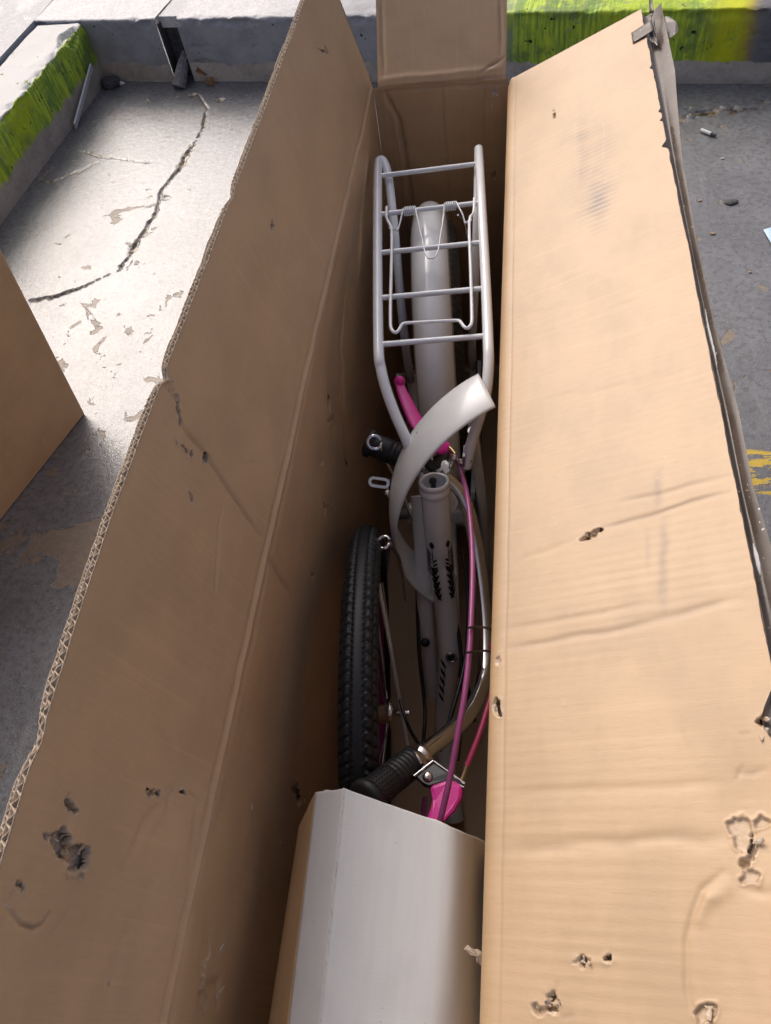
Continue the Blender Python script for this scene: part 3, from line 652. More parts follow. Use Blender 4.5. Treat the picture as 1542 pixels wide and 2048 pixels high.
# far edge of the left flap
ss = np.linspace(0, WF, 60); a, b, na, nb = lprof(ss)
P = np.stack([np.stack([a - na * k, ss * 0 + .0012, b - nb * k], -1) for k in (-.0005, .0035, .0072)], 1)
link('end_edge', grid_mesh('end_edge', P), KRAFT, lf)

# right wall and flap
THR = R_(24.9)
rp0 = bend_profile(.2, H - .004, math.pi / 2, THR, .011)
def rprof(S):
    a, b, na, nb = rp0(S); return a, b, -na, -nb
WR = .203
redge = lambda us: np.interp(us, [-1.42, -.96, -.76, -.344, 0], [.2075, .2065, .2045, .2, .197]) + .0009 * fbm(us * 60, us * 0 + 3, 3) + .0005 * fbm(us * 14, us * 0, 2) - sum(dp * np.exp(-((us - c) / wd) ** 2) for c, wd, dp in
        [((-0.3347, 0.2012)[0], .006, .006), ((-0.2638, 0.1983)[0], .004, .003), ((-0.283, 0.1954)[0], .003, .003), ((-0.9994, 0.1971)[0], .018, .012), ((-0.1598, 0.1999)[0], .004, .003)])
RF = [
    ('crease', [(-1.42, .0135), (-1.0, .0125), (-.5, .0125), (-.005, .011)], .0011, 0.0004, .10),
    ('crease', [(-0.8418, 0.021), (-0.8319, 0.0781)], .003, 0.0004), ('crease', [(-0.8257, 0.0978), (-0.8233, 0.1435), (-0.8185, 0.1713), (-0.8181, 0.1994)], .0024, 0.0008, .22), ('crease', [(-0.8035, 0.1162), (-0.8039, 0.1452), (-0.8005, 0.1992)], .003, 0.0006, .14),
    ('crease', [(-0.9063, 0.0127), (-0.9038, 0.0734), (-0.9015, 0.1364)], .003, 0.0004, .06), ('crease', [(-0.9241, 0.0175), (-0.9208, 0.0849), (-0.9148, 0.1407), (-0.9097, 0.1938)], .0034, 0.0007, .14),
    ('crease', [(-1.0391, 0.0132), (-1.0387, 0.0867), (-1.0376, 0.1652)], .004, 0.0004), ('crease', [(-1.0769, 0.016), (-1.073, 0.0984), (-1.0684, 0.1656)], .005, 0.0008, .08),
    ('crease', [(-0.7785, 0.1467), (-0.8137, 0.1443), (-0.8231, 0.1427)], .0034, 0.0004, .30), ('crease', [(-0.8272, 0.149), (-0.8656, 0.1435), (-0.9126, 0.1399)], .0034, 0.0004, .30), ('crease', [(-0.8356, 0.1344), (-0.8767, 0.1318)], .002, 0.0002, .18),
    ('line', [(-0.7602, 0.1566), (-0.7853, 0.1518), (-0.7902, 0.1423)], .0007, .4), ('line', [(-0.7372, 0.012), (-0.7431, 0.0598)], .0007, .35), ('line', [(-0.7588, 0.0149), (-0.7603, 0.069)], .0006, .3),
    ('hole', [(-0.8339, 0.0758), (-0.8309, 0.0825), (-0.8275, 0.0892), (-0.8257, 0.0978), (-0.8279, 0.099), (-0.8321, 0.0915), (-0.8334, 0.0846)], .0045),
    ('hole', blob((-0.1459, 0.0686), .005, .0012, 5, 3), .005), ('hole', blob((-0.1589, 0.069), .005, .0012, 5, 4), .005),
    ('smudge', (-0.2674, 0.1049), .09, .010, .35), ('smudge', (-0.3726, 0.1145), .05, .018, .62), ('smudge', (-0.3149, 0.1245), .10, .02, .18), ('smudge', (-0.2812, 0.0948), .10, .025, .14),
    ('line', [(-0.2228, 0.1326), (-0.2722, 0.1311), (-0.3162, 0.1263), (-0.3398, 0.1304), (-0.3572, 0.1271)], .0006, .5), ('crease', [(-0.2154, 0.1037), (-0.2988, 0.1036), (-0.3475, 0.0999)], .003, 0.0004, .15),
    ('hole', [(-0.9949, 0.1954), (-0.9916, 0.2034), (-1.0001, 0.2065), (-1.0071, 0.1995), (-1.0013, 0.1921), (-0.9984, 0.1901)], .005),
    ('crease', [(-1.0064, 0.181), (-1.006, 0.1853)], .0015, 0.0004, .4), ('crease', [(-1.0343, 0.1747), (-1.0303, 0.177), (-1.0272, 0.1787)], .0015, 0.0007, .3), ('crease', [(-1.0312, 0.1769), (-1.0316, 0.1839), (-1.0287, 0.1902)], .002, 0.0007, .2), ('dent', (-1.0474, 0.1816), .03, .02, .002),
    ('peel', [(-1.0619, 0.165), (-1.0578, 0.169), (-1.0573, 0.1744), (-1.0598, 0.1789), (-1.0656, 0.1789), (-1.0736, 0.1766), (-1.0798, 0.1717), (-1.0713, 0.1672)], .0016, .9),
    ('peel', [(-1.0592, 0.1798), (-1.0569, 0.1844), (-1.0594, 0.1903), (-1.0628, 0.1878), (-1.0662, 0.1799)], .0018, 1.0),
    ('hole', [(-1.0662, 0.1779), (-1.0673, 0.1795), (-1.0764, 0.1778), (-1.0843, 0.175), (-1.0877, 0.1706), (-1.0826, 0.1707), (-1.0781, 0.1736)], .006, .0004),
    ('peel', [(-1.0937, 0.1689), (-1.0882, 0.1711), (-1.087, 0.1757), (-1.0897, 0.1786), (-1.0944, 0.1774)], .0014, .8),
    ('crease', [(-1.0945, 0.169), (-1.0998, 0.1738), (-1.101, 0.1804), (-1.0995, 0.186)], .003, 0.0010, .15), ('crease', [(-1.0892, 0.1585), (-1.0992, 0.1456), (-1.109, 0.141), (-1.1266, 0.1344), (-1.1473, 0.1305), (-1.168, 0.131)], .0022, 0.0009, .06), ('ridge', [(-1.0975, 0.1602), (-1.1046, 0.1485), (-1.1156, 0.1437)], .004, .0016),
    ('hole', [(-1.1432, 0.0629), (-1.1409, 0.0653), (-1.1408, 0.075), (-1.1421, 0.0756), (-1.1437, 0.0684)], .0045), ('hole', [(-1.1406, 0.0782), (-1.1379, 0.0872), (-1.141, 0.0886), (-1.1415, 0.0813)], .0045),
    ('hole', [(-1.1618, 0.045), (-1.1609, 0.0497), (-1.1671, 0.0515), (-1.1687, 0.0456)], .004), ('hole', [(-1.1681, 0.0342), (-1.1694, 0.0399), (-1.1693, 0.0449), (-1.1727, 0.0422), (-1.173, 0.0389)], .004), ('hole', [(-1.1691, 0.0466), (-1.1692, 0.0515), (-1.1711, 0.053), (-1.1705, 0.0482)], .004), ('crease', [(-1.1601, 0.05), (-1.1554, 0.0524)], .0015, 0.0007, .3), ('crease', [(-1.1725, 0.0553), (-1.1714, 0.0611)], .0015, 0.0007, .3),
    ('peel', [(-1.1617, 0.1339), (-1.1591, 0.1364), (-1.1587, 0.1462), (-1.1655, 0.1442), (-1.1683, 0.1353)], .0022, .8),
    ('hole', blob(((-0.9729, 0.0053)[0], .004), .010, .004, 6, 14), .004), ('hole', blob(((-0.9334, 0.0042)[0], .006), .006, .003, 6, 15), .002),
    ('ridge', [(0.0224, 0.0111), (-0.0215, 0.0036)], .003, .001), ('crease', [(-0.6643, 0.0561), (-0.6772, 0.1292), (-0.68, 0.1954)], .005, 0.0004), ('crease', [(-0.5261, 0.0083), (-0.5432, 0.0858), (-0.5579, 0.1865)], .006, 0.0004),
]
RF += scratches(60, 3, -1.25, -.02, .02, .19)
rdisp = lambda U, S: (.0016 * fbm(U * 3.5 + 9, S * 5, 2) + .0002 * fbm(U * 22, S * 9, 2)) * sstep(0, .04, S)
rw, _ = panel('side_wall', (0, 0, 0), (0, 1, 0), (1, 0, 0), (0, 0, 1), rprof, np.arange(U0, .001, .006), np.concatenate([np.arange(-H + .001, -.03, .02), np.arange(-.03, .0001, .003)]), [], KRAFT_R, BOX)
ssR = np.concatenate([np.arange(0, .02, .0008), np.arange(.02, WR + .010, .001)])
rf, RP = panel('flap', (0, 0, 0), (0, 1, 0), (1, 0, 0), (0, 0, 1), rprof, uL, ssR, RF, KRAFT_R, BOX, rdisp, smax=redge)
tag(rf, 'right flap folded out, sunlit, creased and scuffed with torn corners')
def skirt(name, P, nvec, t, mat, parent):
    Q = np.stack([P, P - nvec * t * .5, P - nvec * t], 1); return link(name, grid_mesh(name, Q, np.stack([Q[..., 1], Q[..., 2]], -1)), mat, parent)
nr = np.array([-math.sin(THR), 0, math.cos(THR)])
skirt('raw_edge', RP[:, -1, :], nr, .0065, PAPER, rf)
skirt('end_edge', RP[-1, :, :] + np.array([0, .0004, 0]), nr, .0065, PAPER, rf)
Q = RP[::30, 24::10, :] - nr * .0066; link('back_liner', grid_mesh('back_liner', Q, np.stack([Q[..., 1], Q[..., 0]], -1)), KRAFT, rf)
# backs of the walls
for x, nm in ((-.0130, 'outer_liner'), (.2075, 'outer_liner')):
    m = MB(); m.box((x, -.71, (H - .02) / 2), (.0012, 0, 0), (0, .71, 0), (0, 0, (H - .02) / 2)); m.build(nm, KRAFT, sw if x < 0 else rw)
# end wall and its flap (back), plain front end wall, bottom
EWF = [('crease', [(.012, -.01), (.030, -.06), (.036, -.20), (.034, -.5)], .0035, .005, .18), ('ridge', [(.022, -.02), (.026, -.2), (.026, -.5)], .004, .002), ('crease', [(.100, 0), (.101, -.2), (.104, -.5)], .0016, .0018, .15), ('line', [(.101, -.09), (.103, -.2), (.104, -.28)], .002, .3), ('line', [(.112, -.09), (.112, -.2)], .003, .16),
       ('crease', [(.165, -.004), (.164, -.25)], .0016, .0016, .15), ('hole', blob((.176, -.035), .005, .009, 6, 2), .003), ('hole', blob((.180, -.022), .004, .006, 6, 6), .003), ('hole', blob((.180, -.155), .005, .007, 6, 7), .003), ('crease', [(.0, -.006), (.2, -.006)], .003, .0015, .2)]
EFF = [('crease', [(0.0031, -0.0016), (0.0976, -0.0008), (0.194, 0.0018)], .0022, .0024, .2), ('ridge', [(0.0034, 0.0109), (0.0976, 0.0115), (0.1908, 0.0134)], .004, .0012), ('crease', [(0.1618, 0.0107), (0.1766, 0.0198), (0.1935, 0.0273)], .002, .0025, .2), ('crease', [(0.0092, 0.1185), (0.01, 0.0583), (0.0114, 0.0173)], .003, .0018, .12), ('line', [(0.0711, 0.1136), (0.0754, 0.0936), (0.0812, 0.06), (0.0839, 0.0125)], .0009, .5), ('crease', [(0.1864, 0.1045), (0.189, 0.0323)], .0024, .0018, .1)]
ep0 = bend_profile(0, H, math.pi / 2, R_(90 - 41.3), .006)
def eprof(S):
    a, b, na, nb = ep0(S); return a, b, -na, -nb
ew, _ = panel('end_wall', (0, 0, 0), (1, 0, 0), (0, 1, 0), (0, 0, 1), eprof, np.arange(-.006, .2001, .002), np.concatenate([np.arange(-H + .002, -.35, .01), np.arange(-.35, .0005, .002)]), EWF, KRAFT, BOX, lambda U, S: .004 * fbm(U * 8, S * 5, 2))
ef, EP = panel('flap', (0, 0, 0), (1, 0, 0), (0, 1, 0), (0, 0, 1), eprof, np.arange(.0015, .1966, .0015), np.arange(0, .196, .002), EFF, KRAFT, BOX, lambda U, S: .003 * fbm(U * 7 + 4, S * 6, 2))
tag(ef, 'back end flap standing up and leaning away')
ne = np.array([0, -math.sin(R_(48.7)), math.cos(R_(48.7))])
for k in (0, -1): skirt('raw_edge', EP[k, :, :] + np.array([(-1, 1)[k], 0, 0]) * .0003, ne, .0062, PAPER, ef)
Q = EP[::8, ::8, :] - ne * .0063; link('back_liner', grid_mesh('back_liner', Q, np.stack([Q[..., 0], Q[..., 2]], -1)), KRAFT, ef)
m = MB(); m.box((.1, .0095, (H - .03) / 2), (.107, 0, 0), (0, .0025, 0), (0, 0, (H - .03) / 2)); m.build('outer_liner', KRAFT, ew)
m = MB(); m.box((.1, U0 - .003, H / 2), (.104, 0, 0), (0, .003, 0), (0, 0, H / 2)); m.build('end_wall', KRAFT, BOX)
m = MB(); m.box((.1, U0 / 2, .007), (.1005, 0, 0), (0, -U0 / 2 - .001, 0), (0, 0, .003)); m.build('bottom', KRAFT, BOX)

# curled paper scraps at the tears
def scrap(c, du, nn, size, parent, seed, curl=.7):
    rs = np.random.RandomState(seed); c = Vector(c); du = Vector(du).normalized(); nn = Vector(nn).normalized(); dv = nn.cross(du)
    n = 6; wds = (.10 + .26 * rs.rand(n)) * (1.4 - .3 * rs.rand()); vs = []; fs = []
    for i in range(n):
        t = i / (n - 1); ang = curl * t * 1.6; r = size / max(1.6 * curl, .2)
        base = c + du * (math.sin(ang) * r) + nn * ((1 - math.cos(ang)) * r + .0006)
        for k in (-1, 0, 1): vs.append(base + dv * (k * size * wds[i] * (1 - .55 * t) * (.6 + .5 * rs.rand())) + nn * (k * k * .0012 * rs.rand()))
    for i in range(n - 1): fs += [(3 * i, 3 * i + 3, 3 * i + 4, 3 * i + 1), (3 * i + 1, 3 * i + 4, 3 * i + 5, 3 * i + 2)]
    m = MB(); m.add(vs, fs); o = m.build('torn_paper', PAPER, parent)
    s_ = o.modifiers.new('thickness', 'SOLIDIFY'); s_.thickness = .0004
def onpanel(P, us, ss, uv):
    i = int(np.clip(np.searchsorted(us, uv[0]), 0, P.shape[0] - 1)); j = int(np.clip(np.searchsorted(ss, uv[1]), 0, P.shape[1] - 1)); return P[i, j]

nL = (math.sin(TH), 0, -math.cos(TH))
for i, (uv, dd, sz, cu) in enumerate([((-1.1307, 0.129), (0, -.4, .9), .008, .5), ((-1.1225, 0.1259), (0, 1, .2), .007, .8), ((-1.116, 0.1494), (0, -.6, -.4), .006, .8), ((-1.0717, 0.0713), (0, .3, -1), .004, .5), ((-0.8149, 0.1171), (0, -.8, -1), .006, .9), ((-0.8229, 0.1378), (0, -.5, 1), .004, .6), ((-0.7887, 0.1872), (0, .6, -1), .006, .4)]):
    c = onpanel(LP, uL, ssL, uv); scrap(c + np.array(nL) * .0015, dd, nL, sz, lf, 50 + i, cu)
for i, (uv, dd, sz, cu) in enumerate([((-1.0027, 0.1972), (-.3, -1, 0), .010, .3), ((-0.9969, 0.1951), (1, -.5, .4), .007, .9), ((-1.1421, 0.0724), (.5, -.4, .2), .003, .6), ((-1.1401, 0.0861), (.6, -.3, .2), .003, .5), ((-1.1683, 0.0466), (-.5, .8, -.2), .005, .8), ((-1.1679, 0.0508), (.7, .5, .3), .005, .8), ((-0.829, 0.0912), (-.8, -.3, -.3), .003, .7)]):
    c = onpanel(RP, uL, ssR, uv); scrap(c + nr * .0006, dd, tuple(nr), sz, rf, 70 + i, cu)
KPAP = stone_mat('torn_kraft', (.46, .33, .21), (.55, .45, .34), .8)
def ragged(pts, seed, mat, par, thick=.0005):
    rs = np.random.RandomState(seed); q = []
    pts = [np.array(p) for p in pts]
    for a, b in zip(pts, pts[1:] + pts[:1]):
        k = max(2, int(np.linalg.norm(b - a) / .0012))
        for t in range(k): q.append(a + (b - a) * t / k + (rs.rand(3) - .5) * .0009)
    c = sum(q) / len(q); n = len(q); top = [c + (0, 0, .0012)] + q; m = MB()
    m.add(top, [(0, 1 + i, 1 + (i + 1) % n) for i in range(n)], False)
    o = m.build('torn_paper', mat, par); o.modifiers.new('thickness', 'SOLIDIFY').thickness = thick
ragged([(0.2005, -1.1298, 0.596), (0.2033, -1.1309, 0.597), (0.2054, -1.1351, 0.592), (0.2082, -1.1381, 0.588), (0.2077, -1.1453, 0.588), (0.203, -1.1469, 0.586), (0.2005, -1.1426, 0.59), (0.2028, -1.1377, 0.592)], 1, KPAP, rw)
ragged([(0.1876, -1.1389, 0.588), (0.1903, -1.1369, 0.589), (0.1932, -1.1391, 0.59), (0.198, -1.1387, 0.59), (0.2015, -1.1414, 0.591), (0.2069, -1.1402, 0.59), (0.207, -1.1453, 0.586), (0.2009, -1.1481, 0.583), (0.1968, -1.1462, 0.584), (0.1954, -1.143, 0.588), (0.1912, -1.1421, 0.587)], 2, PAPER, rw)
ragged([(0.2078, -1.146, 0.59), (0.2044, -1.148, 0.588), (0.2032, -1.1532, 0.584), (0.2054, -1.1583, 0.586), (0.2081, -1.1602, 0.59)], 3, PAPER, rw)
ragged([(0.2081, -1.1588, 0.59), (0.2055, -1.1607, 0.587), (0.2043, -1.1676, 0.584), (0.2019, -1.1762, 0.582), (0.2028, -1.1845, 0.582), (0.2088, -1.1843, 0.59)], 4, KPAP, rw)
ragged([(0.2024, -0.9694, 0.6), (0.2055, -0.9678, 0.603), (0.2072, -0.9731, 0.602), (0.2041, -0.9767, 0.6)], 5, PAPER, rw)
for i, (uv, sz) in enumerate([((-1.0472, -0.0681), .009), ((-1.1866, -0.0705), .010), ((-1.002, -0.2436), .009), ((-0.6787, -0.1506), .005), ((-0.6367, -0.1206), .004), ((-1.1562, -0.0565), .006)]):
    scrap((.0005, uv[0], H + uv[1]), (0, (-.6, .8)[i % 2], (.8, -.5)[i % 2]), (1, 0, 0), sz, sw, 110 + i, .35)

for i, (uv, dd, sz) in enumerate([((-1.0736, 0.1788), (.9, .3, .4), .007), ((-1.1592, 0.1413), (0, -1, 0), .008), ((-1.1434, 0.0684), (.2, 1, 0), .005), ((-1.1708, 0.0399), (-.6, 1, -.2), .006)]):
    c = onpanel(RP, uL, ssR, uv); scrap(c + nr * .0008, dd, tuple(nr), sz, rf, 150 + i, .55)
# packing tape left along the outer edge of the right flap
tp = empty('packing_tape', (0, 0, 0)); bpy.data.objects.remove(tp)
us = np.arange(U0, -.003, .004)
e = np.interp(us, [-1.42, -.96, -.76, -.344, 0], [.2075, .2065, .2045, .2, .197]) - .0006; a, b, na, nb = rprof(e)
dR = np.array([math.cos(THR), 0, math.sin(THR)])
vv = np.array([-.014, -.004, .0006, .0018, .0028, .0045, .0064, .0083, .0102, .0115])
lift = np.array([-.0072, -.0072, -.0080, -.0105, -.0115, -.0108, -.0098, -.0090, -.0083, -.0080])
UU, VV = np.meshgrid(us, vv, indexing='ij')
wid = (np.interp(us, [-1.42, -1.0, -.886, -.85, -.81, -.775, -.735, -.627, -.51, -.38, -.32, -.25, -.18, 0], [.024, .017, .0142, .0124, .0100, .0105, .0115, .0085, .0080, .0098, .0125, .0165, .0210, .0230]) / .0100 + .05 * fbm(us * 9, us * 0, 3))[:, None]
LL = lift[None, :] + .0010 * fbm(UU * 9, VV * 40, 2) * sstep(.003, .010, VV) * (.5 + 1.0 * sstep(-.30, 0, UU)) + .010 * sstep(-.20, .0, UU) * sstep(.004, .02, VV)
VW = np.where(VV > .002, VV * wid, VV)
P = np.stack([a, us, b], -1)[:, None, :] + VW[..., None] * dR + LL[..., None] * nr
tape = link('packing_tape', grid_mesh('packing_tape', P, np.stack([UU, VV], -1)), TAPE, BOX)
_t = tape.modifiers.new('thickness', 'SOLIDIFY'); _t.thickness = .0003; _t.use_rim = False
tag(tape, 'glossy brown packing tape hanging along the right flap edge')
def sheet(name, quad, n, amp, seed, mat, parent):
    A, B, Cc, D = (np.array(q) for q in quad); s, t = np.meshgrid(np.linspace(0, 1, n), np.linspace(0, 1, n), indexing='ij')
    P = (A * ((1 - s) * (1 - t))[..., None] + B * (s * (1 - t))[..., None] + Cc * (s * t)[..., None] + D * ((1 - s) * t)[..., None])
    nn = unit(np.cross(B - A, D - A)); P = P + (amp * fbm(s * 3 + seed, t * 3, 3))[..., None] * nn
    o = link(name, grid_mesh(name, P, np.stack([s, t], -1)), mat, parent); o.modifiers.new('thickness', 'SOLIDIFY').thickness = .0003; return o
ec = onpanel(RP, uL, ssR, (-.045, WR))
def tpos(u, v, h): return np.array([*(ec + dR * v + nr * h)]) * np.array([1, 0, 1]) + np.array([0, u, 0])
sheet('folded_tape_end', [tpos(-.052, -.017, .0010), tpos(-.082, -.017, .0014), tpos(-.080, .011, .003), tpos(-.050, .011, .004)], 8, .001, 3, TAPE, tape)
# the rounded loop of tape sticking out behind the corner
m = MB(); c = tpos(-.066, .023, -.008); n = 30
ell = [c + dR * (.016 * math.cos(2 * math.pi * k / n)) + np.array([0, 1, 0]) * (.031 * math.sin(2 * math.pi * k / n)) - nr * (.006 * math.cos(2 * math.pi * k / n) ** 2) for k in range(n)]
m.prism(ell, -nr * .0008); m.build('tape_loop', TAPE, tape)
sheet('crumpled_tape', [tpos(-.035, .008, .001), tpos(-.090, .004, -.002), tpos(-.110, .012, -.005), tpos(-.03, .014, .002)], 12, .003, 8, TAPE, tape)
sheet('tape_spike', [tpos(.030, .016, .008), tpos(-.03, .009, .002), tpos(-.03, .015, .001), tpos(.034, .018, .008)], 8, .003, 12, TAPE, tape)

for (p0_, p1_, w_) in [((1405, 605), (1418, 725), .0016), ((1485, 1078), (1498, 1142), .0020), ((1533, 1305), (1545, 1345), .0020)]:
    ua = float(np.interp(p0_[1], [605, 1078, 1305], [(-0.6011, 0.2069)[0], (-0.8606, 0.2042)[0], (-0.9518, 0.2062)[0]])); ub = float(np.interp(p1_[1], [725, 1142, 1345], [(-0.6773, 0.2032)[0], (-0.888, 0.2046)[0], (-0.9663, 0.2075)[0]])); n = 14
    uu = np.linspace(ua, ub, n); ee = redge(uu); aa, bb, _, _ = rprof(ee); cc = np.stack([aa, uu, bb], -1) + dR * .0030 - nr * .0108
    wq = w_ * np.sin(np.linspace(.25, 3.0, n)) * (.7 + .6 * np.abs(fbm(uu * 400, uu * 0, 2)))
    link('tape_glint', grid_mesh('tape_glint', np.stack([cc - dR * wq[:, None], cc + nr * .0012, cc + dR * wq[:, None]], 1)), CHALK, tape)  # white slivers stand in for glossy highlights on the tape crease
# ================================================================== second carton at the left
b0 = Vector((*(-0.7381, -0.1326), 0)); bd = (Vector((*(-0.8263, -0.425), 0)) - b0).normalized(); bn = Vector((bd.y, -bd.x, 0))
if bn.x > 0: bn = -bn
C2 = empty('cardboard_carton', b0, 'plain closed brown carton standing on the floor at the left edge', 'carton')
lean = Vector((-.010, .11, 0)); HB = .62
def bpt(l, wdt, z): return b0 + bd * l + bn * wdt + Vector((0, 0, z)) + lean * (z / HB) * (1 - l / 1.2)
nl, nz = 90, 80
ll = np.linspace(.004, 1.2, nl); zz_ = np.linspace(.002, HB, nz)
P = np.zeros((nl, nz, 3))
for i, l in enumerate(ll):
    for j, z in enumerate(zz_):
        p = bpt(l, 0, z); bul = .006 * math.sin(math.pi * min(1, l / 1.2)) * math.sin(math.pi * z / HB)
        bul += -.0016 * math.exp(-((l - .026) / .0035) ** 2) - .0020 * math.exp(-((l - .012) / .004) ** 2)
        P[i, j] = p - bn * bul
UVg = np.stack(np.meshgrid(ll, zz_, indexing='ij'), -1)
link('side_panel', grid_mesh('side_panel', P, UVg, {'tear_glint': UVg[..., 0] * 0, 'dirt_shade': UVg[..., 0] * 0}), KRAFT, C2)
m = MB(); m.add([bpt(0, .004, 0), bpt(0, .24, 0), bpt(0, .24, HB), bpt(0, .004, HB)], [(0, 3, 2, 1)], False); m.build('end_panel', KRAFT, C2)
m = MB(); m.add([bpt(.004, 0, 0), bpt(0.0006, .0012, 0), bpt(0, .004, 0), bpt(.004, 0, HB), bpt(.0006, .0012, HB), bpt(0, .004, HB)], [(0, 1, 4, 3), (1, 2, 5, 4)]); m.build('corner_fold', KRAFT, C2)
m = MB(); m.add([bpt(0, 0, HB - .001), bpt(0, .24, HB - .001), bpt(1.2, .24, HB - .001), bpt(1.2, 0, HB - .001)], [(0, 1, 2, 3)], False); m.build('top_panel', KRAFT, C2)
m = MB(); m.add([bpt(0, .24, 0), bpt(1.2, .24, 0), bpt(1.2, .24, HB), bpt(0, .24, HB)], [(0, 3, 2, 1)], False); m.build('side_panel', KRAFT, C2)

# ================================================================== bicycle parts packed inside
def frame_axes(n):
    n = Vector(n).normalized(); up = (Vector((0, 0, 1)) - n * n.z).normalized(); fw = up.cross(n); return n, up, fw
def tyre_mesh(c, axn, R, sec, N=1300, M=26):
    """tread with slanted cuts; R = outer radius, sec = half width of the section"""
    n, up, fw = (np.array(q) for q in frame_axes(axn)); c = np.array(c)
    th = np.linspace(0, 2 * np.pi, N, endpoint=False); ps = np.linspace(-2.45, 2.45, M * 2)
    T, S = np.meshgrid(th, ps, indexing='ij')
    lat = np.sin(S) ; arc = S / 1.35                              # |arc|<1 is the tread band
    K = 118
    ph = T * K / (2 * np.pi) + np.abs(arc) * 1.15 + np.where(arc > 0, .5, 0)
    fr = ph - np.floor(ph)
    slot = (np.abs(fr - .5) < .11) & (np.abs(arc) > .30) & (np.abs(arc) < .95)
    ph2 = T * K * 2 / (2 * np.pi); zig = np.abs((ph2 - np.floor(ph2)) - .5) * .12
    grv = (np.abs(np.abs(arc) - (.26 + zig)) < .045) | (np.abs(np.abs(arc) - .66) < .022)
    tick = (np.abs(fr - .5) < .16) & (np.abs(np.abs(arc) - .3) < .07)
    dep = -.0026 * (slot | grv | tick) + .0002 * fbm(T * 60, S * 9, 2)
    rr = sec + dep
    rad = (R - sec) + rr * np.cos(S); x = rr * lat
    P = c + rad[..., None] * (np.cos(T)[..., None] * up + np.sin(T)[..., None] * fw) + x[..., None] * n
    P = np.concatenate([P, P[:1]], 0)
    return grid_mesh('tyre', P, smooth=True)
def ring_mesh(c, axn, prof, N=96):
    """lathe a closed (radius, lateral) outline about axis axn"""
    n, up, fw = frame_axes(axn); c = Vector(c); m = MB(); k = len(prof); vs = []
    for i in range(N):
        a = 2 * math.pi * i / N; d = up * math.cos(a) + fw * math.sin(a)
        for r, x in prof: vs.append(c + d * r + n * x)
    m.add(vs, [(i * k + j, i * k + (j + 1) % k, ((i + 1) % N) * k + (j + 1) % k, ((i + 1) % N) * k + j) for i in range(N) for j in range(k)])
    return m
def spokes(parent, c, axn, r0, r1, count=20):
    n, up, fw = frame_axes(axn); c = Vector(c)
    m = MB(); m.tube([(0, 0, 0), (0, 0, 1)], .00105, 6); me = m.mesh('spoke'); me.materials.append(STEEL)
    for i in range(count):
        a = 2 * math.pi * i / count; sgn = 1 if i % 2 else -1; a2 = a + (.55 if (i // 2) % 2 else -.55)
        A = c + (up * math.cos(a2) + fw * math.sin(a2)) * r0 + n * (.022 * sgn); B = c + (up * math.cos(a) + fw * math.sin(a)) * r1 + n * (.003 * sgn)
        o = link('spoke', me, None, parent); d = B - A
        o.matrix_world = Matrix.Translation(A) @ d.to_track_quat('Z', 'Y').to_matrix().to_4x4() @ Matrix.Diagonal((1, 1, d.length, 1))
        loc = o.location.copy(); p = parent; off = Vector((0, 0, 0))
        while p is not None: off += p.location; p = p.parent
        o.location = loc - off
RIM_PROF = [(.193, -.011), (.197, -.0125), (.209, -.0115), (.209, -.0095), (.201, -.009), (.199, 0), (.201, .009), (.209, .0095), (.209, .0115), (.197, .0125), (.193, .011), (.188, 0)]

# --- loose front wheel
WC = Vector((.042, -.866, H - .352)); WN = (1, .103, -.087)
FW = empty('bicycle_wheel', (WC.x, WC.y, 0.012), 'loose front bicycle wheel with black tyre standing against the left wall of the carton', 'wheel')
link('tyre', tyre_mesh(WC, WN, .243, .0205), RUBBER, FW)
rim = ring_mesh(WC, WN, RIM_PROF).build('rim', RIMP, FW)
n, up, fw = frame_axes(WN)
hub = MB(); hub.tube([WC - n * .034, WC - n * .03, WC - n * .026, WC - n * .022, WC + n * .022, WC + n * .026, WC + n * .03, WC + n * .05], [.005, .005, .020, .013, .013, .020, .005, .005], 14); hub.build('hub', CHROME, FW)
spokes(FW, WC, WN, .019, .190)

# --- bicycle frame with rear end and carrier
BK = empty('bicycle', (.10, -.45, .012), 'white bicycle frame with carrier and rear mudguard packed upright in the open carton', 'bicycle')
RC = Vector((.093, -.262, H - .352)); RN = (1, .09, 0)
rwheel = empty('rear_wheel', (0, 0, 0)); rwheel.parent = BK; rwheel.location = -BK.location
link('tyre', tyre_mesh(RC + Vector((.016, 0, 0)), RN, .248, .0255, 500, 18), RUBBER, rwheel)
ring_mesh(RC, RN, RIM_PROF).build('rim', RIMP, rwheel)
n, up, fw = frame_axes(RN)
hub = MB(); hub.tube([RC - n * .075, RC - n * .03, RC - n * .026, RC - n * .022, RC + n * .022, RC + n * .026, RC + n * .03, RC + n * .075], [.005, .005, .020, .013, .013, .020, .005, .005], 14); hub.build('hub', CHROME, rwheel)
spokes(rwheel, RC, RN, .019, .190)
def unit3(v): return v / np.linalg.norm(v, axis=-1, keepdims=True)
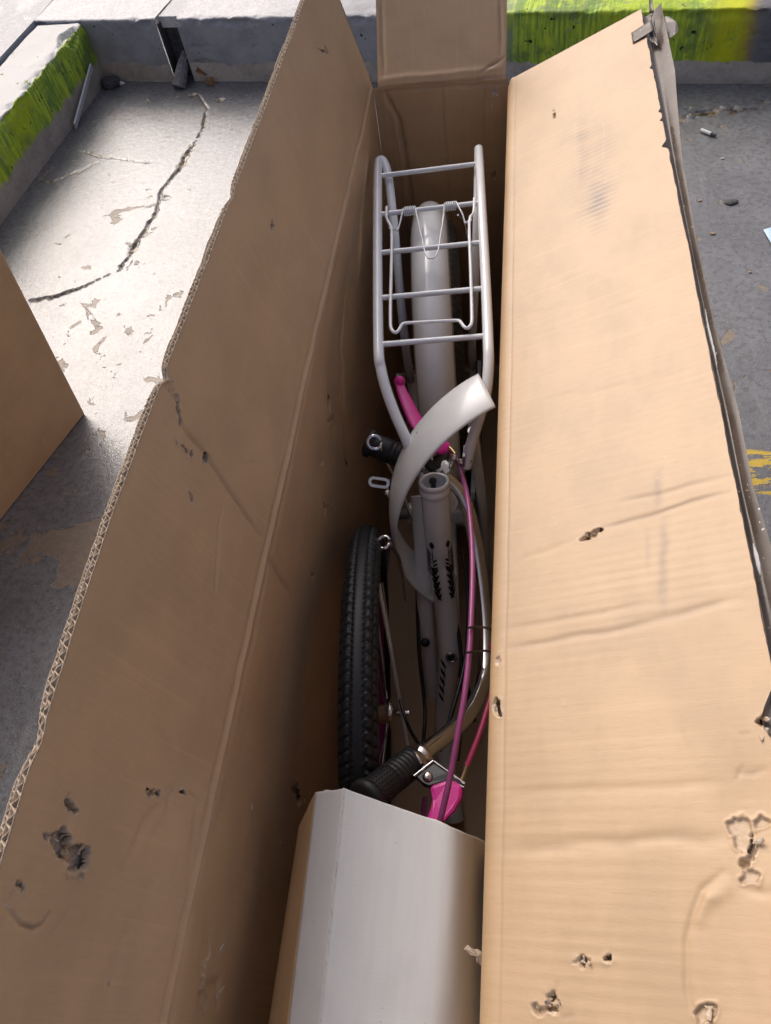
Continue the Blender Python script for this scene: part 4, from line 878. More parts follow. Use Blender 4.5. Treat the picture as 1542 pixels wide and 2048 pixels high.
def guard(c, axn, Rg, wd, a0, a1, crown, N=70, M=15, twist=0.0, basis=None, flare=0.0, naxis=None):
    if basis is None: n, up, fw = (np.array(q) for q in frame_axes(axn))
    else: n, up, fw = (np.array(q, float) for q in basis)
    c = np.array(c, float); T, S = np.meshgrid(np.linspace(a0, a1, N), np.linspace(-1, 1, M), indexing='ij')
    end = np.minimum(1, np.minimum(T - a0, a1 - T) / .05 + .72) if flare >= 0 else 1
    if naxis is not None:
        q = ((T - a0) / (a1 - a0))[..., None]; n = unit3(np.array(naxis[0]) * (1 - q) + np.array(naxis[1]) * q)
    x = S * wd * end * (1 - 0.10 * np.abs(S) ** 4); r = Rg - crown * (np.abs(S) ** 2.2)
    P = c + r[..., None] * (np.cos(T)[..., None] * up + np.sin(T)[..., None] * fw) + x[..., None] * n
    return grid_mesh('mudguard', P)
gm = link('mudguard', guard(RC, RN, .2725, .0300, -1.75, 1.25, .027), WHITE, BK)
gm.modifiers.new('thickness', 'SOLIDIFY').thickness = .0014
tag(gm, 'glossy white rear mudguard under the carrier')

rack = empty('carrier', (0, 0, 0)); rack.parent = BK; rack.location = -BK.location
zr = .55
railL = [(.045, -.285, .258), (0.053, -0.3356, 0.34), (0.0521, -0.327, 0.43), (0.0403, -0.2349, 0.5), (0.0286, -0.1591, 0.53), (0.0214, -0.1227, 0.54), (0.0138, -0.1026, 0.546), (0.0071, -0.1031, 0.5475), (0.0087, -0.1343, 0.548), (0.0301, -0.3263, 0.549), (0.0511, -0.5038, 0.548), (0.0568, -0.5358, 0.54), (0.0637, -0.5575, 0.528), (0.0751, -0.5816, 0.51), (0.0885, -0.6041, 0.49), (0.0982, -0.6206, 0.46)]
railR = [(.150, -.258, .258), (0.1508, -0.2877, 0.34), (0.1566, -0.254, 0.44), (0.1596, -0.1903, 0.515), (0.1588, -0.1159, 0.54), (0.1581, -0.0916, 0.546), (0.1583, -0.0875, 0.5475), (0.1607, -0.1227, 0.548), (0.1673, -0.2265, 0.549), (0.1779, -0.3849, 0.549), (0.1845, -0.4966, 0.548), (0.186, -0.5306, 0.541), (0.1838, -0.5614, 0.525), (0.1756, -0.5886, 0.507), (0.166, -0.6135, 0.486), (0.1612, -0.6275, 0.465)]
for rl in (railL, railR): MB().tube(rl, .0066, 14, 6).build('rail', WHITE, rack)
bars = [((764, 351), (951, 328)), ((764, 428), (955, 406)), ((765, 505), (962, 485.5)), ((766, 595), (968, 577)), ((767, 688), (972, 672))]
BARP = [((0.0147, -0.1432, 0.548), (0.1564, -0.1261, 0.548)), ((0.0254, -0.2398, 0.549), (0.163, -0.2238, 0.549)), ((0.0356, -0.3261, 0.549), (0.1703, -0.3122, 0.549)), ((0.0462, -0.4175, 0.549), (0.1773, -0.4052, 0.549)), ((0.0559, -0.5017, 0.548), (0.1825, -0.4905, 0.548))]
for A, B in BARP: MB().tube([A, B], .0036, 10).build('crossbar', WHITE, rack)
# spring clip: coils round the second bar, wire loop between, U-shaped clamp
A, B = (Vector(q) for q in BARP[1])
clip = MB(); bd_ = (B - A).normalized(); nz_ = Vector((0, 0, 1)); nz_ = (nz_ - bd_ * nz_.dot(bd_)).normalized(); ny_ = bd_.cross(nz_)
def coil(t0, t1, turns=6):
    pts = []
    for k in range(turns * 12 + 1):
        a = 2 * math.pi * k / 12; c = A.lerp(B, t0 + (t1 - t0) * k / (turns * 12)); pts.append(c + (nz_ * math.cos(a) + ny_ * math.sin(a)) * .0056)
    return pts
c1 = coil(.235, .355); c2 = coil(.655, .775)
MB().tube([(0.0521, -0.2742, 0.545), (0.0546, -0.2605, 0.548)] + c1 + [(0.0807, -0.2626, 0.553), (0.0937, -0.323, 0.551), (0.0966, -0.3348, 0.551), (0.1012, -0.3432, 0.5505), (0.1073, -0.3441, 0.5505), (0.1116, -0.3387, 0.551), (0.1134, -0.3252, 0.551), (0.1158, -0.2651, 0.553)] + c2 + [(0.1418, -0.2491, 0.55), (0.1457, -0.2614, 0.545)], .00115, 6).build('spring', WHITE, rack)
MB().tube([(0.0339, -0.2336, 0.556), (0.036, -0.2569, 0.556), (0.0436, -0.2764, 0.555), (0.0465, -0.2877, 0.555), (0.0527, -0.3513, 0.556), (0.0598, -0.4317, 0.557), (0.0643, -0.4759, 0.557), (0.0677, -0.4875, 0.557), (0.0721, -0.4911, 0.557), (0.0754, -0.4877, 0.557), (0.0783, -0.479, 0.557), (0.0829, -0.4751, 0.557), (0.1132, -0.4734, 0.557), (0.145, -0.4721, 0.557), (0.15, -0.4741, 0.557), (0.154, -0.4812, 0.557), (0.1578, -0.4857, 0.557), (0.1614, -0.4841, 0.557), (0.1641, -0.4771, 0.557), (0.1634, -0.454, 0.557), (0.1586, -0.377, 0.556), (0.1525, -0.2749, 0.555), (0.1575, -0.2566, 0.556), (0.1573, -0.2248, 0.557)], .0021, 8, 3).build('clamp_wire', WHITE, rack)
MB().tube([(0.0422, -0.2822, 0.556), (0.0492, -0.2835, 0.555), (0.0524, -0.2789, 0.55)], .0016, 8, 3).build('clamp_hook', WHITE, rack)
MB().tube([(0.1554, -0.2721, 0.556), (0.1507, -0.2748, 0.555), (0.1461, -0.2682, 0.549)], .0016, 8, 3).build('clamp_hook', WHITE, rack)

# frame tubes
HT0 = Vector((0.1227, -0.641, 0.455)); HT1 = Vector((0.1252, -0.6819, 0.335))
ax = (HT1 - HT0).normalized()
ht = MB(); ht.tube([HT0 + ax * .016, HT0 + ax * .022, HT1], [.0165, .0175, .0175], 24); ht.build('head_tube', WHITE, BK)
def lathe(m, c, a, prof, N=28):
    c = Vector(c); a = Vector(a).normalized(); u_ = a.orthogonal().normalized(); v_ = a.cross(u_); k = len(prof); vs = []
    for i in range(N):
        t = 2 * math.pi * i / N
        for r, x in prof: vs.append(c + (u_ * math.cos(t) + v_ * math.sin(t)) * r + a * x)
    m.add(vs, [(i * k + j, i * k + j + 1, ((i + 1) % N) * k + j + 1, ((i + 1) % N) * k + j) for i in range(N) for j in range(k - 1)]); return m
lathe(MB(), HT0, ax, [(.0150, .075), (.0150, .0), (.0155, -.0006), (.0185, -.0006), (.0192, .0006), (.0192, .005), (.0178, .006), (.0178, .0085), (.0192, .0095), (.0190, .016), (.0175, .019)]).build('headset_cup', WHITE, BK)
MB().tube([HT0 + ax * .005 + Vector((-.002, .004, 0)), HT0 + ax * .07], .0032, 8).ball(HT0 + ax * .004 + Vector((-.002, .004, 0)), .005).build('stem_bolt', DECAL, BK)
FT1 = Vector((0.1323, -0.7184, 0.27)); FT2 = Vector((0.1368, -0.7636, 0.215)); FT3 = Vector((0.1265, -0.8397, 0.1)); FT4 = Vector((0.1448, -0.9411, 0.03))
MB().tube([HT1 - ax * .003, FT1, FT2], [.0165, .0155, .0150], 20, 5).build('down_tube', WHITE, BK)
MB().tube([FT2, FT3, FT4], [.0145, .0140, .0130], 18, 5).build('seat_tube', WHITE, BK)
sb = [Vector((0.0926, -0.5971, 0.36)), Vector((0.0983, -0.6623, 0.3)), Vector((0.1018, -0.7269, 0.23)), Vector((0.109, -0.7898, 0.13))]
MB().tube(sb, [.0115, .0115, .0115, .0115], 16, 5).build('fork_leg', WHITE, BK)
MB().tube([Vector((0.1632, -0.5141, 0.4)), Vector((0.168, -0.5203, 0.33)), Vector((0.1744, -0.5484, 0.27)), Vector((0.1786, -0.5805, 0.18)), Vector((0.1803, -0.6171, 0.1))], .0075, 12, 4).build('seat_stay', WHITE, BK)
fwv = Vector(_fw)
def disc(name, p, r, t, mat, par, hole=0.0, nrm=None):
    p = Vector(p); a = -fwv if nrm is None else Vector(nrm)
    pr = [(hole, 0), (hole, t), (hole + (r - hole) * .25, t * 1.5), (r * .85, t * 1.5), (r, t), (r, 0)] if hole else [(0.0001, t * 1.4), (r * .6, t * 1.3), (r, t * .8), (r, 0)]
    return lathe(MB(), p, a, pr, 20).build(name, mat, par)
a_ = FT2 + (-fwv) * .0150
disc('bolt_ring', a_, .0078, .003, STEEL, BK, .0048); disc('bolt_hole', a_ + fwv * -.0004, .0047, .0006, HOLEM, BK)
disc('bolt', Vector((0.1003, -0.7436, 0.213)) - fwv * .011, .0062, .003, BLACKP, BK)
disc('screw', Vector(HT0 + ax * .022) + (-fwv) * .012 + Vector((.0110, 0, 0)), .0024, .002, CHROME, BK)
# seat clamp and carrier bolts behind the head tube
cb = Vector((0.1428, -0.6194, 0.455)); MB().tube([cb, cb + Vector((.004, -.002, .02))], .0042, 10).ball(cb + Vector((.004, -.002, .021)), .0052, 10, 6).build('clamp_bolt', CHROME, BK)
MB().tube([Vector((0.1228, -0.6167, 0.445)), Vector((0.1328, -0.6126, 0.45)), Vector((0.1397, -0.6241, 0.45))], [.006, .007, .005], 12, 3, flat=(0, 0, 1)).build('clamp_lug', WHITE, BK)
MB().box(Vector((0.1592, -0.6185, 0.47)), (.0012, 0, 0), (0, .012, -.004), (0, .003, .012)).build('stay_bracket', STEEL, BK)
for p in ((0.1556, -0.6269, 0.475), (0.165, -0.6238, 0.475), (0.1624, -0.6275, 0.465)): MB().ball(p, .0042, 10, 6).build('nut', CHROME, BK)
MB().tube([(0.138, -0.6188, 0.4), (0.1432, -0.6274, 0.39), (0.14, -0.6364, 0.38)], [.004, .006, .003], 10, 4, flat=(0, 1, 0)).build('gusset', WHITE, BK)
MB().tube([(0.0886, -0.5487, 0.3), (0.1067, -0.6159, 0.25), (0.1184, -0.6631, 0.2)], .0026, 8, 4).build('brake_cable', BLACKP, BK)
MB().tube([(0.138, -0.7452, 0.19), (0.1561, -0.7809, 0.15), (0.1668, -0.8148, 0.1)], .006, 8, 4).build('kickstand', BLACKP, BK)
BBC = Vector((.118, -.53, .215))
cg_ = []
for k in range(24):
    a = math.pi * (.5 + k / 23.0); cg_.append((.156, BBC.y + .075 * math.cos(a) - .0, BBC.z + .075 * math.sin(a)))
cg_ = [(.156, -.27, .29)] + cg_ + [(.156, -.27, .20)]
MB().prism(cg_, (.010, 0, 0)).build('added_chain_guard', BLACKP, BK, .002)  # unseen black plate added to block light and darken the carton's inside
MB().tube([BBC + Vector((-.06, 0, 0)), BBC + Vector((.05, 0, 0))], .018, 16).build('bottom_bracket', WHITE, BK)
MB().tube([BBC + Vector((-.058, 0, 0)), BBC + Vector((-.062, -.06, .09))], .009, 10, flat=(1, 0, 0)).build('added_crank_arm', BLACKP, BK)  # unseen crank, also added to darken the inside
MB().tube([FT2 + Vector((0, .01, .0)), (FT2 + BBC) / 2 + Vector((0, 0, -.02)), BBC], .015, 14, 4).build('frame_tube', WHITE, BK)
MB().tube([BBC + Vector((.03, 0, 0)), RC + Vector((.058, 0, 0))], .008, 10).build('chain_stay', WHITE, BK)
MB().tube([BBC + Vector((-.03, 0, 0)), RC + Vector((-.052, 0, 0))], .008, 10).build('chain_stay', WHITE, BK)
# leaf decals printed on the tubes (thin vinyl laid on the round)
def on_tube(P0, P1, r, th, s):
    a = (P1 - P0); L = a.length; a = a.normalized(); tc = -fwv; u_ = (tc - a * tc.dot(a)).normalized(); v_ = a.cross(u_)
    return P0 + a * (s * L) + (u_ * math.cos(th) + v_ * math.sin(th)) * r
def decal(P0, P1, r, items):
    m = MB()
    for (th, s, ln, wd, ang) in items:
        k = 7; vs = []
        for i in range(k):
            t = i / (k - 1); w_ = wd * math.sin(math.pi * (.04 + .92 * t)); L = (P1 - P0).length
            for q in (-1, 1):
                x = (t - .5) * ln * math.cos(ang) - q * w_ * math.sin(ang); y = (t - .5) * ln * math.sin(ang) + q * w_ * math.cos(ang)
                vs.append(on_tube(P0, P1, r + .0005, th + y / r, s + x / L))
        m.add(vs, [(2 * i, 2 * i + 1, 2 * i + 3, 2 * i + 2) for i in range(k - 1)])
    return m
items = []
for sd_ in (-1, 1):
    items.append((sd_ * .62, .70, .012, .0035, 0)); items.append((sd_ * .62, .86, .035, .0007, 0))
    for k in range(6): items.append((sd_ * (.95 + .03 * k), .80 + .055 * k, .014, .0020, sd_ * -.7)); 
    for k in range(3): items.append((sd_ * (.45), .90 + .05 * k, .009, .0014, sd_ * .7))
decal(HT0, HT1, .0176, items).build('leaf_decal', DECAL, BK)
items = []
for sd_ in (-1, 1):
    for k in range(6): items.append((sd_ * (.75 - .02 * k), -.05 + .13 * k, .018, .0026, sd_ * -.5)); items.append((sd_ * .5, -.02 + .13 * k, .013, .0017, sd_ * .6))
decal(HT1, FT1, .0168, items).build('leaf_decal', DECAL, BK)
items = [(.7, .05 + .1 * k, .016, .0022, -.7) for k in range(5)] + [(.5, .25, .06, .0006, 0)]
decal(FT2, FT3, .0147, items).build('leaf_decal', DECAL, BK)
MB().tube([(0.1297, -0.1785, 0.5), (0.1384, -0.1637, 0.47), (0.1463, -0.1886, 0.44)], .0016, 6, 4).build('stay_wire', CHROME, BK)
MB().tube([(0.1248, -0.3073, 0.42), (0.1322, -0.3398, 0.38), (0.1424, -0.3855, 0.33)], .0012, 6, 4).build('stay_wire', STEEL, BK)

# --- loose front mudguard, turned across the carton
MT = Vector((0.181, -0.5745, 0.545)); ML = Vector((0.0695, -0.6543, 0.43)); MBt = Vector((0.1226, -0.6813, 0.25))
# circle through three points
def circ(a, b, c):
    ab = b - a; ac = c - a; nn = ab.cross(ac); o_ = a + ((nn.cross(ab)) * ac.length_squared + (ac.cross(nn)) * ab.length_squared) / (2 * nn.length_squared)
    return o_, nn.normalized(), (a - o_).length
mc, mn, mr = circ(MT, ML, MBt)
if mn.y < 0: mn = -mn
u0 = (MT - mc).normalized(); v0 = mn.cross(u0)
angL = math.atan2((ML - mc).dot(v0), (ML - mc).dot(u0)); angB = math.atan2((MBt - mc).dot(v0), (MBt - mc).dot(u0))
if angL < 0: v0 = -v0; angL = -angL; angB = -angB
if angB < angL: angB += 2 * math.pi
MG = empty('mudguard', (ML.x, ML.y, .30), 'loose white curved front mudguard lying across the middle of the carton', 'mudguard')
msh = link('mudguard_blade', guard(mc, None, mr, .0325, -.02, angB + .14, .0045, 90, 15, basis=(mn, u0, v0), flare=-1, naxis=((-.36, .92, -.05), (-.06, .98, -.02))), WHITE_IN, MG)
msh.modifiers.new('thickness', 'SOLIDIFY').thickness = .0013
def mg(t, s, out=0.0):
    a = angL * t if t <= 1 else angL + (angB - angL) * (t - 1)
    return mc + (u0 * math.cos(a) + v0 * math.sin(a)) * (mr + out) + mn * (.0235 * s)
# slotted eyelet bracket and rivet on the outside
E0 = Vector((0.064, -0.6319, 0.435)); E1 = Vector((0.039, -0.6313, 0.44)); ed_ = (E1 - E0); 
eu = ed_.normalized(); ev = (Vector((0, .35, .9)) - eu * eu.dot(Vector((0, .35, .9)))).normalized(); ev2 = eu.cross(Vector((.1, -.6, .8))).normalized()
def loop_plate(name, c, u_, v_, L, W, wall, th, mat, par):
    m = MB(); n_ = u_.cross(v_).normalized(); N = 28; outer = []; inner = []
    for k in range(N):
        a = 2 * math.pi * k / N; cx_ = math.cos(a); sx = math.sin(a); sh = (L / 2 - W / 2) * (1 if cx_ > 0 else -1)
        outer.append(c + u_ * (sh + W / 2 * cx_) + v_ * (W / 2 * sx)); inner.append(c + u_ * (sh + (W / 2 - wall) * cx_) + v_ * ((W / 2 - wall) * sx))
    vs = outer + inner + [p + n_ * th for p in outer] + [p + n_ * th for p in inner]; fs = []
    for k in range(N):
        j = (k + 1) % N; fs += [(k, j, N + j, N + k), (2 * N + k, 3 * N + k, 3 * N + j, 2 * N + j), (k, 2 * N + k, 2 * N + j, j), (N + k, N + j, 3 * N + j, 3 * N + k)]
    m.add(vs, fs, False); return m.build(name, mat, par)
loop_plate('eyelet_bracket', (E0 + E1) / 2, eu, -ev2, ed_.length * 1.05, .0135, .0036, .0016, WHITE, MG)
MB().prism([E0 + ev2 * .006, E0 - ev2 * .006, Vector((0.0671, -0.6445, 0.418)), Vector((0.059, -0.6383, 0.42))], (-.0012, -.0008, .0012)).build('bracket_tab', WHITE, MG)
disc('rivet', Vector((0.0613, -0.638, 0.424)) - fwv * .002, .0042, .003, CHROME, MG)
disc('rivet', mg(.5, .62, .0005), .0022, .001, STEEL, MG, nrm=(mg(.5, 0) - mc))
# wire stays with eyes
def eye(c, r, wire, u_, v_, tail, par):
    c = Vector(c); pts = [c + u_ * (r * math.cos(a)) + v_ * (r * math.sin(a)) for a in np.linspace(.35, 2 * math.pi - .2, 22)]
    MB().tube(pts + [Vector(t) for t in tail], wire, 8).build('stay_eye', CHROME, par)
ru = Vector((1, .15, -.1)).normalized(); rv = Vector((-.1, .6, .75)).normalized()
eye((0.0467, -0.5967, 0.474), .0085, .0024, ru, rv, [(0.05, -0.5856, 0.44), (0.0559, -0.5905, 0.42), (0.0687, -0.5976, 0.38), (0.0867, -0.6247, 0.33)], MG)
eye((0.0634, -0.709, 0.42), .0075, .0024, Vector((1, .1, .1)).normalized(), Vector((0, .85, .3)).normalized(), [(0.0712, -0.7062, 0.41), (0.0772, -0.7069, 0.385), (0.079, -0.709, 0.34), (0.0789, -0.7195, 0.29)], MG)
MB().tube([(0.0598, -0.7556, 0.4), (0.0701, -0.8011, 0.34), (0.0836, -0.8628, 0.265), (0.0914, -0.8976, 0.235)], .0026, 8, 3).build('stay_wire', CHROME_SKY, MG)
MB().tube([(0.0619, -0.748, 0.39), (0.0726, -0.8055, 0.32), (0.0847, -0.8706, 0.25)], .0014, 8, 3).build('stay_wire', STEEL, MG)

# --- handlebar laid along the right side
HB_ = empty('handlebar', (.12, -.75, .34), 'chrome handlebar with black grips and pink brake levers lying across the frame', 'handlebar')
hp = [(0.0731, -0.5815, 0.435), (0.1058, -0.5953, 0.425), (0.1327, -0.6009, 0.405), (0.1555, -0.6198, 0.385), (0.1704, -0.6589, 0.35), (0.1828, -0.7306, 0.32), (0.1876, -0.7875, 0.308), (0.1862, -0.8366, 0.312), (0.1726, -0.8893, 0.345), (0.1495, -0.9278, 0.38), (0.1321, -0.9511, 0.4), (0.1235, -0.9629, 0.41)]
MB().tube(hp, .0090, 18, 7).build('bar', CHROME, HB_)
def grip(P0, P1, r, flange, par):
    P0, P1 = Vector(P0), Vector(P1); a = P1 - P0; L = a.length; pr = [(.0001, -.002), (r * .9, -.002), (r + flange, .001), (r + flange, .006), (r, .009)]
    k = int(L / .006)
    for i in range(2, k): x = i * .006; pr += [(r, x), (r, x + .004), (r - .0009, x + .0045), (r - .0009, x + .0055)] if (i > k * .45) else [(r, x), (r + .0003, x + .003)]
    pr += [(r, L), (r - .002, L + .001), (.009, L + .001)]
    g_ = lathe(MB(), P0, a, pr, 30).build('grip', GRIPM, par); return g_
grip((0.0309, -0.5732, 0.445), (0.0964, -0.5936, 0.43), .0155, .0035, HB_)
G0 = Vector((0.0835, -1.0188, 0.462)); G1 = Vector((0.1208, -0.9657, 0.412)); gr_ = grip(G0, G1, .0158, .003, HB_)
# raised studs on the grip
gax = (G1 - G0).normalized(); gu = (Vector((0, -.2, 1)) - gax * gax.dot(Vector((0, -.2, 1)))).normalized(); gv = gax.cross(gu)
st = MB()
for i in range(9):
    for j in range(-3, 6):
        a = j * .26; st.ball(G0 + gax * (.010 + i * .0042) + (gu * math.cos(a) + gv * math.sin(a)) * .0160, .0011, 5, 4)
o = st.build('grip_studs', GRIPM, gr_); o['kind'] = 'stuff'
# lower clamp, brake bracket and lever
c0 = Vector((0.1249, -0.9649, 0.412)); ca = (Vector((0.1325, -0.9538, 0.402)) - Vector((0.1179, -0.9736, 0.418))).normalized()
lathe(MB(), c0, ca, [(.0098, -.010), (.0138, -.010), (.0145, -.008), (.0145, -.001), (.0128, 0), (.0128, .001), (.0145, .002), (.0145, .008), (.0136, .010), (.0098, .010)], 26).build('clamp_ring', CHROME, HB_)
up_ = Vector((0, -.25, .95))
LB0 = empty('brake_lever', (0, 0, 0)); LB0.parent = HB_; LB0.location = -HB_.location
MB().prism([(0.1256, -0.9847, 0.43), (0.1346, -0.9917, 0.43), (0.1399, -0.9937, 0.432), (0.1577, -0.9881, 0.432), (0.1745, -0.9925, 0.432), (0.1753, -0.9887, 0.432), (0.1591, -0.9789, 0.432), (0.1434, -0.9697, 0.43)], (0, 0, -.013)).build('bracket', BLACKP, LB0, .0012)
MB().tube([(0.1252, -0.9854, 0.431), (0.143, -0.9695, 0.431)], .0016, 6).tube([(0.1436, -0.9697, 0.432), (0.1758, -0.9894, 0.433)], .0013, 6).tube([(0.1587, -0.9878, 0.433), (0.175, -0.9932, 0.433)], .0013, 6).build('bracket_rim', CHROME, LB0)
MB().ball((0.1387, -0.9852, 0.432), .0052, 16, 10, (1, 1, .6)).build('pivot_rivet', CHROME, LB0)
MB().prism([(0.1417, -0.9951, 0.436), (0.1575, -0.9885, 0.437), (0.1672, -0.9891, 0.437), (0.1742, -0.9931, 0.436), (0.1737, -1.0039, 0.436), (0.1673, -1.0165, 0.437), (0.1584, -1.0265, 0.438), (0.1514, -1.039, 0.44), (0.1418, -1.0494, 0.44), (0.1359, -1.0455, 0.44), (0.1393, -1.0307, 0.438), (0.1435, -1.0184, 0.437), (0.1451, -1.0079, 0.436)], (0, .001, -.009)).build('lever', PINK, LB0, .0035)
MB().tube([(0.1722, -0.9865, 0.43), (0.1752, -0.9777, 0.432), (0.177, -0.9718, 0.434)], [.0030, .0026, .0022], 8).build('cable_adjuster', BRASS, LB0)
# upper lever
UB0 = empty('brake_lever', (0, 0, 0)); UB0.parent = HB_; UB0.location = -HB_.location
lv = [(0.0667, -0.489, 0.47), (0.0716, -0.5051, 0.47), (0.0817, -0.5295, 0.47), (0.0948, -0.5566, 0.468), (0.1087, -0.5762, 0.464), (0.1237, -0.5897, 0.458), (0.1377, -0.588, 0.452)]
MB().tube(lv, [.0055, .0068, .0085, .0098, .0105, .0112, .0085], 14, 5, flat=(.3, -.4, .85)).ball((0.0677, -0.4908, 0.471), .0076, 14, 10).build('lever', PINK, UB0)
MB().prism([(0.1071, -0.6128, 0.455), (0.1204, -0.6048, 0.458), (0.1348, -0.5896, 0.455), (0.1394, -0.5928, 0.455), (0.1306, -0.6165, 0.45), (0.1172, -0.6205, 0.45)], (0, .004, -.016)).build('bracket', BLACKP, UB0, .0015)
MB().tube([(0.1393, -0.5952, 0.462), (0.1433, -0.6007, 0.463), (0.1476, -0.6093, 0.466)], [.003, .0034, .0028], 8).build('cable_adjuster', BRASS, UB0)
MB().ball((0.1189, -0.6134, 0.463), .002, 8, 6).build('pivot_rivet', CHROME, UB0)
MB().tube([(0.108, -0.612, 0.452), (0.1143, -0.6143, 0.45), (0.1203, -0.6151, 0.446)], .0016, 6).build('bracket_rim', CHROME, UB0)
cab = [(0.1454, -0.6046, 0.464), (0.1553, -0.6367, 0.472), (0.1654, -0.68, 0.482), (0.1725, -0.7339, 0.492), (0.1763, -0.7821, 0.499), (0.1777, -0.8366, 0.503), (0.1773, -0.8853, 0.503), (0.1746, -0.9244, 0.499), (0.1703, -0.9561, 0.492), (0.1651, -0.99, 0.48), (0.16, -1.0147, 0.47), (0.156, -1.0317, 0.462), (0.151, -1.0504, 0.45)]
MB().tube(cab, .0030, 10, 6).build('cable_housing', CABLE, HB_)
MB().tube([(0.1771, -0.9728, 0.434), (0.182, -0.9601, 0.437), (0.1887, -0.9406, 0.44), (0.195, -0.9178, 0.442), (0.2004, -0.894, 0.443), (0.2017, -0.8665, 0.436), (0.1977, -0.8368, 0.42)], .0029, 10, 5).build('cable_housing', CABLE2, HB_)
MB().tube([(0.1347, -0.9979, 0.4), (0.1334, -1.0175, 0.39), (0.1366, -1.0437, 0.38)], .0029, 10, 3).build('cable_housing', CABLE, HB_)

for k, (yy, x0, x1) in enumerate([(1256, 935, 1000), (1304, 930, 1000)]):
    MB().tube([(0.175, -0.8609, 0.512), (0.1828, -0.8537, 0.5), (0.1927, -0.8261, 0.44), (0.2036, -0.8104, 0.4)] if k == 0 else [(0.1743, -0.8872, 0.512), (0.1828, -0.88, 0.5), (0.1935, -0.8528, 0.44), (0.2043, -0.8396, 0.4)], .0013, 6, 4).build('cable_tie', BLACKP, HB_)
MB().tube([(0.1185, -0.9214, 0.3), (0.1063, -0.9075, 0.31), (0.099, -0.8966, 0.33), (0.0896, -0.8729, 0.33)], .0022, 8, 4).build('cable_housing', BLACKP, HB_)
for pts_ in ([(0.0924, -0.5913, 0.33), (0.0899, -0.675, 0.28), (0.0938, -0.7606, 0.22), (0.1044, -0.8317, 0.18), (0.1074, -0.8925, 0.2)], [(0.1529, -0.6566, 0.32), (0.1619, -0.716, 0.29), (0.1609, -0.793, 0.27), (0.1491, -0.8639, 0.28), (0.1393, -0.9229, 0.31)], [(0.1398, -0.7066, 0.27), (0.1514, -0.7591, 0.24), (0.1575, -0.8287, 0.22), (0.1561, -0.9134, 0.24)]):
    MB().tube(pts_, .0027, 8, 5).build('cable_housing', BLACKP, HB_)
# --- folded white-grey board laid over the near end
FB = empty('folded_board', (.12, -1.2, .30), 'folded grey-white packing board covering the near end of the carton', 'packing board')
FARP = [Vector((.0295, -1.040, .452)), Vector((.0420, -1.022, .500)), Vector((.0745, -1.022, .5205)), Vector((.1470, -1.044, .5300)), Vector((.1790, -1.052, .5150)), Vector((.1975, -1.058, .4650))]
NEARP = [Vector((.0130, -1.395, .452)), Vector((.0470, -1.395, .495)), Vector((.0840, -1.395, .520)), Vector((.1490, -1.395, .530)), Vector((.1790, -1.395, .515)), Vector((.1985, -1.395, .465))]
FARP[5] = Vector((0.1979, -1.0417, 0.44)); FARP[0] = Vector((0.0221, -1.0449, 0.452)); FARP[1] = Vector((0.0444, -1.023, 0.497)); FARP[2] = Vector((0.0748, -1.0233, 0.52)); FARP[3] = Vector((0.1471, -1.0424, 0.529)); FARP[4] = Vector((0.1795, -1.0498, 0.516))
FARP[4].z += .003
N1 = [Vector((0.0229, -1.2002, 0.452)), Vector((0.0501, -1.1972, 0.496)), Vector((0.08, -1.194, 0.52)), Vector((0.1491, -1.1867, 0.529)), Vector((0.179, -1.1835, 0.516)), Vector((.1985, -1.178, .465))]
for i in range(6): NEARP[i] = FARP[i] + (N1[i] - FARP[i]) * ((-1.395 - FARP[i].y) / (N1[i].y - FARP[i].y))
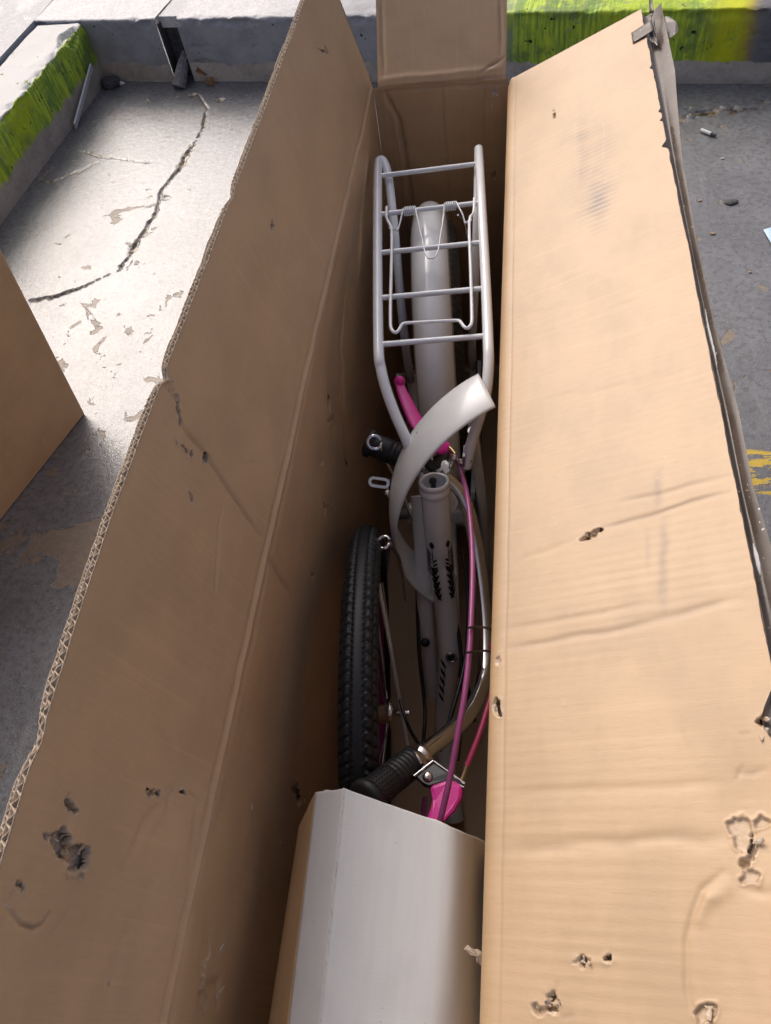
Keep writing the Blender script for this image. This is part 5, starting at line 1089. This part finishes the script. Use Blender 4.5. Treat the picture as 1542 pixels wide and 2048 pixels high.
def strip(name, i, mat, ragged=0.0):
    A, B, C_, D = FARP[i], FARP[i + 1], NEARP[i + 1], NEARP[i]; nl, nw = 160, 14
    t, s = np.meshgrid(np.linspace(0, 1, nl), np.linspace(0, 1, nw), indexing='ij')
    q = [np.array(p) for p in (A, B, C_, D)]
    P = (q[0] * ((1 - t) * (1 - s))[..., None] + q[1] * ((1 - t) * s)[..., None] + q[2] * (t * s)[..., None] + q[3] * (t * (1 - s))[..., None])
    nn = unit(np.cross(q[1] - q[0], q[3] - q[0]));  nn = nn * (1 if nn[2] > 0 else -1)
    bow = {2: .0022, 3: .0010}.get(i, 0) * np.sin(np.pi * s)
    P = P + (bow + .0008 * fbm(t * 9 + i, s * 3, 2) * np.sin(np.pi * s))[..., None] * nn
    if i == 0: P[0, :, 1] += .0016 * fbm(s[0] * 9, s[0] * 0, 3)
    P[0, :, 1] += .0016 * fbm(s[0] * 5 + i, s[0] * 0 + 3, 2) * np.sin(np.pi * s[0])
    if ragged:
        P[:, 0] += (ragged * fbm(t[:, 0] * 90, t[:, 0] * 0, 3))[:, None] * unit(q[1] - q[0]) + np.array(nn) * .0006
    o = link(name, grid_mesh(name, P, np.stack([t * .35, s * .05], -1), {'tear_glint': t * 0, 'dirt_shade': t * 0}), mat, FB)
    sm = o.modifiers.new('thickness', 'SOLIDIFY'); sm.thickness = .0012; sm.offset = -1 if (np.cross(P[1, 0] - P[0, 0], P[0, 1] - P[0, 0])[2] > 0) else 1
    return o
tag(strip('side_strip', 0, KRAFT), 'brown kraft side strip'); strip('grey_panel', 1, BOARD)
def cross(P, s_):
    q = [2 * P[2] - P[3]] + P[2:6] + [2 * P[5] - P[4]]; out = []
    for x in s_:
        k = min(2, int(x)); t = x - k; a, b, c, d = q[k], q[k + 1], q[k + 2], q[k + 3]
        out.append(0.5 * ((2 * b) + (c - a) * t + (2 * a - 5 * b + 4 * c - d) * t * t + (3 * b - a - 3 * c + d) * t ** 3))
    return np.array([list(o_) for o_ in out])
sg = np.linspace(0, 3, 70); A_ = cross(FARP, sg); B_ = cross(NEARP, sg); tt_ = np.linspace(0, 1, 220)[:, None, None]
P = A_[None] * (1 - tt_) + B_[None] * tt_
T2, S2_ = np.meshgrid(np.linspace(0, 1, 220), sg, indexing='ij')
P[..., 2] += .0009 * fbm(T2 * 7, S2_ * 2, 2) + .0012 * fbm(T2 * 2 + 5, S2_ * 1.1, 2)
P[0, :, 1] += .0012 * fbm(sg * 2.3, sg * 0 + 3, 3)
P[:, 0, 0] += .0018 * fbm(T2[:, 0] * 120, T2[:, 0] * 0, 3); P[:, 0, 2] += .0007
o = link('top_panel', grid_mesh('top_panel', P, np.stack([T2 * .35, S2_ * .05], -1)), BOARD, FB)
o.modifiers.new('thickness', 'SOLIDIFY').thickness = .0011
tag(o, 'wide grey-white panel rolling down to the right')
